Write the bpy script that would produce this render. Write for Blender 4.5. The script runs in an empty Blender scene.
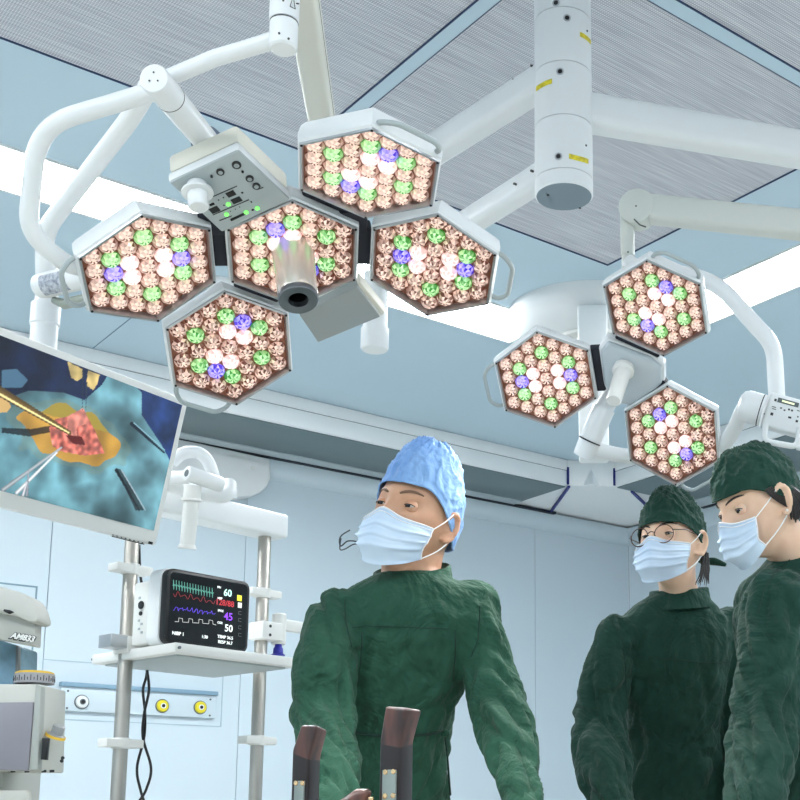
import bpy, bmesh, math, random
import numpy as np
from mathutils import Vector, Matrix, noise

random.seed(7)
scene = bpy.context.scene
COL = scene.collection
V = lambda *a: np.array(a, float)

# ------------------------------------------------------------------ camera
FPX, PITCH, ROLL, PSI, CX, CY = 1260.7, 0.18500, -0.01035, 0.71277, 583.19, 591.74
CAM = V(0, 0, .95)
_F = V(math.sin(PSI)*math.cos(PITCH), math.cos(PSI)*math.cos(PITCH), math.sin(PITCH))
_R0 = V(math.cos(PSI), -math.sin(PSI), 0); _U0 = np.cross(_R0, _F)
_c, _s = math.cos(ROLL), math.sin(ROLL)
_R = _c*_R0 + _s*_U0; _U = -_s*_R0 + _c*_U0
def ray(x, y): return _F + (x-CX)/FPX*_R - (y-CY)/FPX*_U
def P(x, y, d): return CAM + d*ray(x, y)
def PL(x, y, ax, v):
    g = ray(x, y); return CAM + (v-CAM[ax])/g[ax]*g
def proj(q):
    q = np.asarray(q, float)-CAM; d = q@_F
    return V(CX+FPX*(q@_R)/d, CY-FPX*(q@_U)/d, d)
def unit(v): v = np.asarray(v, float); return v/max(np.linalg.norm(v), 1e-12)

cd = bpy.data.cameras.new('camera'); cam = bpy.data.objects.new('camera', cd); COL.objects.link(cam)
cd.sensor_width = 36; cd.lens = 36*FPX/800
cd.shift_x = -(CX-400)/800; cd.shift_y = (CY-400)/800
cd.clip_start = .05; cd.clip_end = 60
cam.matrix_world = Matrix(((_R[0], _U[0], -_F[0], CAM[0]), (_R[1], _U[1], -_F[1], CAM[1]), (_R[2], _U[2], -_F[2], CAM[2]), (0, 0, 0, 1)))
scene.camera = cam

# ------------------------------------------------------------------ materials
def lin(c):
    c = [x/255 for x in c[:3]]
    return tuple(x/12.92 if x <= .04045 else ((x+.055)/1.055)**2.4 for x in c)+(1,)
MATS = {}
def mat(name, rgb, rough=.5, metal=0, emit=None, es=0, bump=None, vary=None, spec=.5, sss=0, coat=0, dis=0):
    if name in MATS: return MATS[name]
    m = bpy.data.materials.new(name); m.use_nodes = True
    nt = m.node_tree; b = nt.nodes['Principled BSDF']
    b.inputs['Base Color'].default_value = lin(rgb)
    b.inputs['Roughness'].default_value = rough; b.inputs['Metallic'].default_value = metal
    b.inputs['Specular IOR Level'].default_value = spec
    if coat: b.inputs['Coat Weight'].default_value = coat
    if sss:
        b.inputs['Subsurface Weight'].default_value = sss
        b.inputs['Subsurface Radius'].default_value = (.012, .005, .003); b.inputs['Subsurface Scale'].default_value = 1
    if emit:
        b.inputs['Emission Color'].default_value = lin(emit); b.inputs['Emission Strength'].default_value = es
    tc = nt.nodes.new('ShaderNodeTexCoord')
    if vary:        # (scale, rgb2, stretch)
        n = nt.nodes.new('ShaderNodeTexNoise'); n.inputs['Scale'].default_value = vary[0]; n.inputs['Detail'].default_value = 4
        mp = nt.nodes.new('ShaderNodeMapping'); mp.inputs['Scale'].default_value = vary[2] if len(vary) > 2 else (1, 1, 1)
        nt.links.new(tc.outputs['Object'], mp.inputs['Vector']); nt.links.new(mp.outputs[0], n.inputs['Vector'])
        r = nt.nodes.new('ShaderNodeValToRGB'); r.color_ramp.elements[0].position = .35; r.color_ramp.elements[1].position = .68
        r.color_ramp.elements[0].color = lin(rgb); r.color_ramp.elements[1].color = lin(vary[1])
        nt.links.new(n.outputs['Fac'], r.inputs[0]); nt.links.new(r.outputs[0], b.inputs['Base Color'])
    if bump:        # list of (scale, strength, distance)
        prev = None
        for sc, st, di in bump:
            n = nt.nodes.new('ShaderNodeTexNoise'); n.inputs['Scale'].default_value = sc; n.inputs['Detail'].default_value = 3; n.inputs['Distortion'].default_value = dis if sc < 60 else 0
            nt.links.new(tc.outputs['Object'], n.inputs['Vector'])
            bp = nt.nodes.new('ShaderNodeBump'); bp.inputs['Strength'].default_value = st; bp.inputs['Distance'].default_value = di
            nt.links.new(n.outputs['Fac'], bp.inputs['Height'])
            if prev: nt.links.new(prev.outputs[0], bp.inputs['Normal'])
            prev = bp
        nt.links.new(prev.outputs[0], b.inputs['Normal'])
    MATS[name] = m; return m

# ------------------------------------------------------------------ mesh builder
class MB:
    def __init__(s): s.v = []; s.f = []; s.m = []; s.sm = []
    def add(s, vs, fs, mi=0, smooth=True):
        o = len(s.v); s.v += [np.asarray(q, float) for q in vs]
        for f in fs: s.f.append([o+i for i in f]); s.m.append(mi); s.sm.append(smooth)
        return s
    def bm(s, b, M=None, mi=0, smooth=False):
        b.verts.ensure_lookup_table(); b.verts.index_update()
        vs = [np.array((M @ v.co) if M is not None else v.co) for v in b.verts]
        s.add(vs, [[v.index for v in f.verts] for f in b.faces], mi, smooth); b.free(); return s
    def box(s, c, size, ax=None, bev=0, mi=0, seg=2):
        """box centred at c, ax = 3 column axes"""
        b = bmesh.new(); bmesh.ops.create_cube(b, size=1)
        for v in b.verts: v.co = Vector((v.co.x*size[0], v.co.y*size[1], v.co.z*size[2]))
        if bev: bmesh.ops.bevel(b, geom=list(b.edges), offset=bev, segments=seg, profile=.5, affect='EDGES')
        return s.bm(b, mtx(c, ax), mi, bool(bev))
    def prism(s, pts, t, ax=None, c=(0, 0, 0), bev=0, mi=0, seg=2, scale2=1):
        """2d polygon pts in the ax x/y plane, from z=0 to z=t"""
        b = bmesh.new(); n = len(pts); cm = np.mean(np.array(pts), 0)
        lo = [b.verts.new((p[0], p[1], 0)) for p in pts]
        hi = [b.verts.new(((p[0]-cm[0])*scale2+cm[0], (p[1]-cm[1])*scale2+cm[1], t)) for p in pts]
        b.faces.new(lo[::-1]); b.faces.new(hi)
        for i in range(n): b.faces.new((lo[i], lo[(i+1) % n], hi[(i+1) % n], hi[i]))
        bmesh.ops.recalc_face_normals(b, faces=b.faces)
        if bev: bmesh.ops.bevel(b, geom=list(b.edges), offset=bev, segments=seg, profile=.5, affect='EDGES')
        return s.bm(b, mtx(c, ax), mi, bool(bev))
    def lathe(s, p0, p1, prof, seg=32, mi=0, sy=1, caps=True):
        """revolve profile [(t along axis in m, r)] about p0->p1"""
        p0 = np.asarray(p0, float); d = unit(np.asarray(p1, float)-p0)
        a = unit(np.cross(d, (0, 0, 1) if abs(d[2]) < .9 else (1, 0, 0))); b = np.cross(d, a)
        vs = []; n = len(prof)
        for t, r in prof:
            for k in range(seg):
                q = 2*math.pi*k/seg; vs.append(p0+d*t+r*(a*math.cos(q)+b*math.sin(q)*sy))
        fs = [[i*seg+k, i*seg+(k+1) % seg, (i+1)*seg+(k+1) % seg, (i+1)*seg+k] for i in range(n-1) for k in range(seg)]
        if caps: fs += [list(range(seg))[::-1], [(n-1)*seg+k for k in range(seg)]]
        return s.add(vs, fs, mi, True)
    def cyl(s, p0, p1, r0, r1=None, seg=32, mi=0, bev=.0015):
        r1 = r0 if r1 is None else r1; L = float(np.linalg.norm(np.asarray(p1, float)-np.asarray(p0, float)))
        bev = min(bev, r0*.4, r1*.4, L*.3)
        return s.lathe(p0, p1, [(0, r0-bev), (bev*.3, r0-bev*.3), (bev, r0), (L-bev, r1), (L-bev*.3, r1-bev*.3), (L, r1-bev)], seg, mi)
    def tube(s, pts, r, seg=16, fil=0, mi=0, caps=True, closed=False):
        pts = [np.asarray(p, float) for p in pts]
        if fil:
            o = [pts[0]]
            for i in range(1, len(pts)-1):
                a, b, c = pts[i-1], pts[i], pts[i+1]
                la, lc = np.linalg.norm(a-b), np.linalg.norm(c-b); f = min(fil, la*.48, lc*.48)
                q0, q1 = b+(a-b)/la*f, b+(c-b)/lc*f
                for t in np.linspace(0, 1, 9): o.append((1-t)**2*q0+2*t*(1-t)*b+t*t*q1)
            o.append(pts[-1]); pts = o
        n = len(pts); rs = r if hasattr(r, '__len__') else [r]*n
        if len(rs) != n: rs = np.interp(np.linspace(0, 1, n), np.linspace(0, 1, len(rs)), rs)
        T = [unit(pts[min(i+1, n-1)]-pts[max(i-1, 0)]) for i in range(n)]
        u = unit(np.cross(T[0], (0, 0, 1) if abs(T[0][2]) < .9 else (1, 0, 0)))
        vs = []
        for i in range(n):
            u = unit(u-T[i]*(u@T[i])); w = np.cross(T[i], u)
            for k in range(seg):
                q = 2*math.pi*k/seg; vs.append(pts[i]+rs[i]*(u*math.cos(q)+w*math.sin(q)))
        fs = [[i*seg+k, i*seg+(k+1) % seg, (i+1)*seg+(k+1) % seg, (i+1)*seg+k] for i in range(n-1) for k in range(seg)]
        if caps: fs += [list(range(seg))[::-1], [(n-1)*seg+k for k in range(seg)]]
        return s.add(vs, fs, mi, True)
    def ell(s, c, r, ax=None, seg=24, rings=14, mi=0):
        b = bmesh.new(); bmesh.ops.create_uvsphere(b, u_segments=seg, v_segments=rings, radius=1)
        for v in b.verts: v.co = Vector((v.co.x*r[0], v.co.y*r[1], v.co.z*r[2]))
        return s.bm(b, mtx(c, ax), mi, True)
def mtx(c, ax=None):
    ax = np.eye(3) if ax is None else np.asarray(ax, float)
    return Matrix([[*ax[i], float(c[i])] for i in range(3)]+[[0, 0, 0, 1]])
WM = {}
def root(name, loc, label, cat, group=None, ax=None):
    o = bpy.data.objects.new(name, None); COL.objects.link(o); o.empty_display_size = .1
    M = mtx(loc, ax); o.matrix_world = M; WM[o] = M
    tag(o, label, cat, group); return o
def tag(o, label=None, cat=None, group=None, kind=None):
    if label: o['label'] = label
    if cat: o['category'] = cat
    if group: o['group'] = group
    if kind: o['kind'] = kind
    return o
def mesh_of(mb, name, mats, inv, sharp=40):
    me = bpy.data.meshes.new(name)
    vs = np.array(mb.v); A = np.array(inv); vs = vs@A[:3, :3].T+A[:3, 3]
    me.from_pydata(vs.tolist(), [], mb.f)
    for m in mats: me.materials.append(m)
    me.polygons.foreach_set('material_index', mb.m); me.polygons.foreach_set('use_smooth', mb.sm)
    me.update()
    if sharp:
        try: me.set_sharp_from_angle(angle=math.radians(sharp))
        except Exception: pass
    return me
def obj(name, mb, mats, parent=None, ax=None, loc=None, sharp=40, **kw):
    """mb holds world coordinates; the part gets its own local frame (loc/ax) under its parent"""
    if not isinstance(mats, (list, tuple)): mats = [mats]
    vs = np.array(mb.v)
    if loc is None:
        lo, hi = vs.min(0), vs.max(0); loc = V((lo[0]+hi[0])/2, (lo[1]+hi[1])/2, lo[2] if parent is None else (lo[2]+hi[2])/2)
    M = mtx(loc, ax)
    if parent is not None and ax is None: M = WM[parent].copy(); M.translation = Vector(loc)
    o = bpy.data.objects.new(name, mesh_of(mb, name, mats, M.inverted(), sharp)); COL.objects.link(o)
    if parent is not None: o.parent = parent; o.matrix_basis = WM[parent].inverted() @ M
    else: o.matrix_world = M
    WM[o] = M
    tag(o, **kw); return o
def text(s, size, c, ax, m, parent, name='lettering', ext=.0003, bold=0, **kw):
    cu = bpy.data.curves.new('t', 'FONT'); cu.body = s; cu.size = size; cu.extrude = ext; cu.align_x = 'CENTER'; cu.align_y = 'CENTER'; cu.offset = bold
    cu.resolution_u = 3
    t = bpy.data.objects.new('t', cu); COL.objects.link(t)
    bpy.context.view_layer.update()
    me = bpy.data.meshes.new_from_object(t.evaluated_get(bpy.context.evaluated_depsgraph_get()))
    bpy.data.objects.remove(t); 
    mb = MB(); M = mtx(c, ax)
    mb.add([np.array(M @ v.co) for v in me.vertices], [list(p.vertices) for p in me.polygons], 0, False)
    bpy.data.meshes.remove(me)
    return obj(name, mb, m, parent, sharp=0, **kw)

# ------------------------------------------------------------------ base materials
white = mat('white_enamel', (226, 230, 232), .32, vary=(3, (232, 235, 236)))
whiteB = mat('white_plastic', (228, 229, 226), .42)
ivory = mat('ivory_plastic', (222, 220, 208), .42)
greyP = mat('grey_plastic', (168, 178, 180), .45)
greyD = mat('dark_grey_plastic', (96, 104, 108), .5)
darkRub = mat('dark_rubber', (22, 26, 40), .6)
black = mat('black_plastic', (16, 17, 19), .35)
steel = mat('brushed_steel', (184, 180, 172), .42, 1, vary=(8, (170, 166, 160), (1, 1, .1)))
alu = mat('aluminium', (186, 190, 194), .35, .8)
navy = mat('navy_trim', (28, 38, 120), .5)
yellow = mat('yellow_sticker', (232, 214, 40), .5)
inkm = mat('ink', (50, 52, 56), .6)

# ------------------------------------------------------------------ room
X0, X1, Y0, Y1, ZC = -3.1, 5.45, -3.05, 5.85, 3.0
wallm = mat('wall_enamel', (200, 215, 224), .4, vary=(.7, (203, 217, 226)))
ceilm = mat('ceiling_enamel', (192, 214, 228), .5, vary=(.6, (195, 216, 229)))
floorm = mat('floor_vinyl', (190, 188, 180), .4, vary=(6, (196, 194, 186)))
def struct(name, mb, m, **kw): return obj(name, mb, m, kind='structure', **kw)
T = .12
struct('floor', MB().box(((X0+X1)/2, (Y0+Y1)/2, -T/2), (X1-X0+2*T, Y1-Y0+2*T, T)), floorm)
struct('wall_left', MB().box((X0-T/2, (Y0+Y1)/2, ZC/2), (T, Y1-Y0+2*T, ZC)), wallm)
struct('wall_front', MB().box(((X0+X1)/2, Y0-T/2, ZC/2), (X1-X0, T, ZC)), wallm)
# back and right walls are made of enamelled panels with fine joints
seam = mat('wall_joint', (120, 150, 165), .6)
mb = MB(); xs = [X0, -1.0, -.05, .89, 1.84, 2.792, 3.73, 4.673, X1]
for a, b in zip(xs, xs[1:]): mb.box(((a+b)/2, Y1+T/2, ZC/2), (b-a-.003, T, ZC), bev=.0012, seg=1)
mb.box(((X0+X1)/2, Y1+T*.75, ZC/2), (X1-X0, T*.5, ZC), mi=1)
struct('wall_back', mb, [wallm, seam])
mb = MB(); ys = [Y0, -2.1, -1.15, -.2, .75, 1.7, 2.65, 3.6, 4.55, Y1]
for a, b in zip(ys, ys[1:]): mb.box((X1+T/2, (a+b)/2, ZC/2), (T, b-a-.003, ZC), bev=.0012, seg=1)
mb.box((X1+T*.75, (Y0+Y1)/2, ZC/2), (T*.5, Y1-Y0, ZC), mi=1)
struct('wall_right', mb, [wallm, seam])
for n, c, s in (('trim_1', ((X0+X1)/2, Y1-.01, .06), (X1-X0, .02, .12)), ('trim_2', (X1-.01, (Y0+Y1)/2, .06), (.02, Y1-Y0-.05, .12))):
    struct(n, MB().box(c, s, bev=.004), alu)
# ceiling: one slab with the joints of its sheets
mb = MB().box(((X0+X1)/2, (Y0+Y1)/2, ZC+.06+T/2), (X1-X0+2*T, Y1-Y0+2*T, T))
# sheet ring with openings for diffusers and lights
GX = [-.80, .41, .45, 1.673, 1.715, 2.942]; GY = [-.455, .75, .795, 1.995, 2.04, 3.245]
LX = (3.35, 3.635); LY = (3.78, 4.075); MX = (-1.495, -1.21); MY = (-1.285, -.99)
def sheet(a, b, c, d): 
    if b-a > .001 and d-c > .001: mb.box(((a+b)/2, (c+d)/2, ZC+.02), (b-a-.002, d-c-.002, .04), mi=0, bev=.0008, seg=1)
xb = sorted({X0, MX[0], MX[1], GX[0], GX[1], GX[2], GX[3], GX[4], GX[5], LX[0], LX[1], X1})
yb = sorted({Y0, MY[0], MY[1], GY[0], GY[1], GY[2], GY[3], GY[4], GY[5], LY[0], LY[1], Y1})
hole = []
for a, b in ((GX[0], GX[1]), (GX[2], GX[3]), (GX[4], GX[5])):
    for c, d in ((GY[0], GY[1]), (GY[2], GY[3]), (GY[4], GY[5])): hole.append((a, b, c, d))
DIFF = list(hole)
LIGHTS = []
def strip(a, b, c, d, n, along):
    for i in range(n):
        if along == 'x': w = (b-a)/n; LIGHTS.append((a+i*w, a+(i+1)*w, c, d, along))
        else: w = (d-c)/n; LIGHTS.append((a, b, c+i*w, c+(i+1)*w, along))
strip(-.98, 3.12, LY[0], LY[1], 3, 'x'); strip(-.98, 3.12, MY[0], MY[1], 3, 'x')
strip(LX[0], LX[1], -.75, 3.55, 3, 'y'); strip(MX[0], MX[1], -.75, 3.55, 3, 'y')
hole += [l[:4] for l in LIGHTS]
xb = sorted({X0, X1, *[h[0] for h in hole], *[h[1] for h in hole]}); yb = sorted({Y0, Y1, *[h[2] for h in hole], *[h[3] for h in hole]})
for a, b in zip(xb, xb[1:]):
    run = None
    for c, d in zip(yb, yb[1:]):
        mx, my = (a+b)/2, (c+d)/2
        if any(h[0] < mx < h[1] and h[2] < my < h[3] for h in hole):
            if run: mb.add([(a, run[0], ZC), (a, run[1], ZC), (b, run[1], ZC), (b, run[0], ZC)], [[0, 1, 2, 3]], 0, False)
            run = None
        else: run = [run[0], d] if run else [c, d]
    if run: mb.add([(a, run[0], ZC), (a, run[1], ZC), (b, run[1], ZC), (b, run[0], ZC)], [[0, 1, 2, 3]], 0, False)
# folded lips of the openings
for a, b, c, d in hole:
    z0, z1 = ZC, ZC+.062
    mb.add([(a, c, z0), (b, c, z0), (b, d, z0), (a, d, z0), (a, c, z1), (b, c, z1), (b, d, z1), (a, d, z1)],
           [[0, 1, 5, 4], [1, 2, 6, 5], [2, 3, 7, 6], [3, 0, 4, 7]], 1, False)
struct('ceiling', mb, [ceilm, mat('ceiling_lip', (120, 150, 175), .5)])
m_ = PL(122, 325, 2, ZC); struct('trim_13', MB().box((m_[0], 4.67, ZC-.0008), (.004, 1.17, .0016)), mat('sheet_joint', (110, 140, 165), .6))
# woven diffusers
def fabric_mat():
    m = bpy.data.materials.new('woven_diffuser'); m.use_nodes = True; nt = m.node_tree; b = nt.nodes['Principled BSDF']
    b.inputs['Roughness'].default_value = .7
    tc = nt.nodes.new('ShaderNodeTexCoord')
    def wave(dirn, sc, dist=0):
        w = nt.nodes.new('ShaderNodeTexWave'); w.bands_direction = dirn; w.inputs['Scale'].default_value = sc
        w.inputs['Distortion'].default_value = dist; w.inputs['Detail'].default_value = 0
        nt.links.new(tc.outputs['Object'], w.inputs['Vector']); return w
    a = wave('X', 44); c = wave('Y', 44)
    mul = nt.nodes.new('ShaderNodeMath'); mul.operation = 'MULTIPLY'
    nt.links.new(a.outputs['Fac'], mul.inputs[0]); nt.links.new(c.outputs['Fac'], mul.inputs[1])
    mp = nt.nodes.new('ShaderNodeMapping'); mp.inputs['Scale'].default_value = (2, 60, 1)
    nt.links.new(tc.outputs['Object'], mp.inputs['Vector'])
    n = nt.nodes.new('ShaderNodeTexNoise'); n.inputs['Scale'].default_value = 2.2; n.inputs['Detail'].default_value = 5
    nt.links.new(mp.outputs[0], n.inputs['Vector'])
    ad = nt.nodes.new('ShaderNodeMath'); ad.operation = 'MULTIPLY_ADD'; ad.inputs[1].default_value = .9
    nt.links.new(mul.outputs[0], ad.inputs[0]); 
    sb = nt.nodes.new('ShaderNodeMath'); sb.operation = 'MULTIPLY_ADD'; sb.inputs[1].default_value = 1.3; sb.inputs[2].default_value = -.5
    nt.links.new(n.outputs['Fac'], sb.inputs[0]); nt.links.new(sb.outputs[0], ad.inputs[2])
    r = nt.nodes.new('ShaderNodeValToRGB'); r.color_ramp.elements[0].color = lin((168, 171, 184)); r.color_ramp.elements[1].color = lin((234, 236, 238))
    r.color_ramp.elements[0].position = .05; r.color_ramp.elements[1].position = .95
    nt.links.new(ad.outputs[0], r.inputs[0]); nt.links.new(r.outputs[0], b.inputs['Base Color'])
    return m
fab = fabric_mat()
frame_dark = mat('dark_joint', (52, 74, 110), .6)
lab = {(1, 2): 'wide woven diffuser screen in ceiling above the left lamp',
       (2, 2): 'woven ceiling diffuser screen around the white ceiling column', (2, 1): 'woven ceiling diffuser screen in the top right corner',}
for k, (a, b, c, d) in enumerate(DIFF):
    i, j = k//3, k % 3
    mb = MB().box(((a+b)/2, (c+d)/2, ZC+.010), (b-a-.004, d-c-.004, .012), bev=.001, seg=1)
    o = obj('ceiling_diffuser', mb, fab, label=lab.get((i, j), 'woven ceiling diffuser screen outside the picture, toward the camera'), cat='ceiling diffuser', group='woven diffuser screens in the ceiling')
    f = MB()
    for q in ((a, b, c, c+.0025), (a, b, d-.0025, d), (a, a+.0025, c+.0025, d-.0025), (b-.0025, b, c+.0025, d-.0025)):
        f.box(((q[0]+q[1])/2, (q[2]+q[3])/2, ZC+.004), (q[1]-q[0], q[3]-q[2], .010))
    obj('frame', f, frame_dark, o)
# light panels
LS = 24.0
glow = mat('light_panel', (255, 255, 255), .5, emit=(250, 253, 255), es=LS)
for k, (a, b, c, d, al) in enumerate(LIGHTS):
    f = MB(); t = .012
    for q in ((a, b, c, c+t), (a, b, d-t, d), (a, a+t, c+t, d-t), (b-t, b, c+t, d-t)):
        f.box(((q[0]+q[1])/2, (q[2]+q[3])/2, ZC-.001), (q[1]-q[0], q[3]-q[2], .008))
    seen = {1: 'long white ceiling light panel at the left edge, behind the curved yoke tubes',
            2: 'long white ceiling light panel between the two surgical lamps', 8: 'white ceiling light panel at the right edge above the small lamp'}
    o = obj('ceiling_light', f, white, label=seen.get(k, 'white ceiling light panel outside the picture'), cat='ceiling light', group='recessed ceiling light panels')
    obj('diffuser', MB().box(((a+b)/2, (c+d)/2, ZC+.006), (b-a-2*t, d-c-2*t, .004)), glow, o)
# cornice (bulkhead) along the back and right walls
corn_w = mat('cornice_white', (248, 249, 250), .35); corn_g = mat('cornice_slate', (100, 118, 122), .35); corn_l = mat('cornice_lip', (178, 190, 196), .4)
dark = mat('joint_and_shadow_dark', (24, 34, 46), .7)  # dark for the cornice joint line and the painted shadow line
YF, XF, ZB, CH = 5.26, 4.66, 2.849, .22
cor = MB()     # plan: long run on the back wall, run on the right wall
def cornice(name, axis):
    m = MB()
    if axis == 'x':
        lo, hi = X0, XF-CH
        mk = lambda n0, n1, z0, z1, mi, bev=.003: m.box(((lo+hi)/2, (n0+n1)/2, (z0+z1)/2), (hi-lo, n1-n0, z1-z0), bev=bev, mi=mi)
        f, w = YF, Y1
    else:
        lo, hi = Y0, YF-.15
        mk = lambda n0, n1, z0, z1, mi, bev=.003: m.box(((n0+n1)/2, (lo+hi)/2, (z0+z1)/2), (n1-n0, hi-lo, z1-z0), bev=bev, mi=mi)
        f, w = XF, X1
    dp = w-f
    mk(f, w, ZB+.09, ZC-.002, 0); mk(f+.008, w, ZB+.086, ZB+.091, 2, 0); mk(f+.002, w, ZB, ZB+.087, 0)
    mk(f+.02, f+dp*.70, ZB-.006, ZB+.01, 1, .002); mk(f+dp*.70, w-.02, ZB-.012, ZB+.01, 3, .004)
    return m
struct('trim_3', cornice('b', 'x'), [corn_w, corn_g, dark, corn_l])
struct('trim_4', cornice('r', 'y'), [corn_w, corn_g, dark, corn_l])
# corner piece: mitred, with navy joints and a small pyramid facet
xa, ya = XF-CH, YF-.15
m = MB()
poly = [(xa, YF), (XF, ya), (X1, ya), (X1, Y1), (xa+.02, Y1), (xa, Y1)]
m.prism(poly, ZC-.002-ZB, c=(0, 0, ZB), bev=.002, seg=1)
q0, q1 = V(xa, YF, 0), V(XF, ya, 0); mid = (q0+q1)/2; out = unit(V(q1[1]-q0[1], -(q1[0]-q0[0]), 0)); 
m.add([mid+(q0-q1)*.18+V(0, 0, ZB-.001), mid+(q1-q0)*.18+V(0, 0, ZB-.001), mid+V(0, 0, ZC-.05)-out*.0, mid+out*.05+V(0, 0, ZB-.001), mid-out*.1+V(0, 0, ZB-.002)],
      [[0, 3, 2], [3, 1, 2], [0, 4, 1, 3]], 0, False)
struct('trim_5', m, [corn_w])
m = MB()
m.box((xa, YF-.002, (ZB+ZC)/2-.02), (.012, .008, ZC-ZB-.05)); m.box((xa+.165, (YF+Y1)/2-.01, ZB-.008), (.014, math.hypot(.59, .33), .012), ax=np.array([[math.cos(.51), math.sin(.51), 0], [-math.sin(.51), math.cos(.51), 0], [0, 0, 1]]))
struct('trim_6', m, navy)
m = MB()
m.box((XF-.002, ya, (ZB+ZC)/2-.02), (.008, .012, ZC-ZB-.05)); m.box(((XF+X1)/2-.02, ya+.15, ZB-.008), (math.hypot(.5, .3), .014, .012), ax=np.array([[math.cos(.56), -math.sin(.56), 0], [math.sin(.56), math.cos(.56), 0], [0, 0, 1]]))
struct('trim_7', m, navy)
# cove under the cornice
def cove(a, b, nrm, mb):
    prof = [(0, ZB-.012), (.075, ZB-.012), (.075, ZB-.02), (.07, ZB-.055), (.05, ZB-.085), (.02, ZB-.103), (0, ZB-.108)]
    a = V(*a, 0); b = V(*b, 0); n = V(*nrm, 0); vs = []
    for e in (a, b):
        for o, z in prof: vs.append(e+n*o+V(0, 0, z))
    k = len(prof); mb.add(vs, [[i, i+1, k+i+1, k+i] for i in range(k-1)]+[list(range(k))[::-1], list(range(k, 2*k))], 0, True)
m = MB(); cove((X0, Y1), (X1, Y1), (0, -1), m); struct('trim_8', m, wallm)
m = MB(); cove((X1, Y0), (X1, Y1), (-1, 0), m); struct('trim_9', m, wallm)
m = MB(); m.box(((X0+4.76)/2, Y1-.05, ZB-.012), (4.76-X0, .1, .012)); m.box((X1-.05, (Y0+5.1)/2, ZB-.012), (.1, 5.1-Y0, .012)); struct('trim_10', m, dark)  # solid dark strips paint in the shadow line under the cornice lip
# faint access panel outlines on the back wall
def outline(x0, x1, z0, z1, w=.006, y=Y1, t=.003):
    m = MB()
    for c, s in ((((x0+x1)/2, y-t/2, z1), (x1-x0+w, t, w)), (((x0+x1)/2, y-t/2, z0), (x1-x0+w, t, w)), ((x0, y-t/2, (z0+z1)/2), (w, t, z1-z0-w)), ((x1, y-t/2, (z0+z1)/2), (w, t, z1-z0-w))):
        m.box(c, s)
    return m
struct('trim_11', outline(.9, 1.79, 1.172, 2.045, .007), seam)
struct('trim_12', outline(1.84, 2.70, 1.455, 1.72, .004), mat('wall_joint_pale', (168, 190, 202), .6))

# ------------------------------------------------------------------ gas outlet panel on the back wall
gr = root('gas_outlet_panel', (2.28, Y1, 1.49), 'long pale wall panel with three round gas outlets behind the steel poles', 'gas outlet panel')
zt, zb_ = 1.612, 1.492
m = MB().box((2.29, Y1-.011, (zt+zb_)/2), (.74, .022, zt-zb_), bev=.003); obj('plate', m, wallm, gr)
obj('top_rail', MB().box((2.29, Y1-.018, zt), (.75, .036, .02), bev=.003), mat('rail_blue', (128, 160, 182), .4), gr)
for x in (1.95, 2.63):
    for z in (zt-.03, zb_+.012): obj('screw', MB().cyl((x, Y1-.022, z), (x, Y1-.026, z), .005, seg=10), greyD, gr)
for px, py, mm, lb in ((81.5, 702, white, 'white gas outlet, leftmost'), (162, 706, yellow, 'yellow ringed gas outlet, middle'), (200, 707.5, yellow, 'yellow ringed gas outlet, rightmost')):
    c = PL(px, py, 1, Y1-.022)
    o = obj('gas_outlet', MB().lathe(c, c+V(0, -1, 0), [(0, .027), (.004, .029), (.012, .028), (.016, .024), (.016, .002)], 28), mm, gr, label=lb)
    obj('bezel', MB().lathe(c+V(0, .001, 0), c+V(0, -1, 0), [(0, .033), (.006, .033), (.007, .0305), (.007, .0285)], 28), greyD, o)
    obj('socket', MB().lathe(c+V(0, -.0155, 0), c+V(0, -1, 0), [(0, .013), (.004, .013), (.004, .007)], 20), white if mm is yellow else greyD, o)
    obj('socket_core', MB().lathe(c+V(0, -.019, 0), c+V(0, -1, 0), [(0, .0085), (.002, .008), (.002, .001)], 16), black, o)
LAMPW = 11
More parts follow.
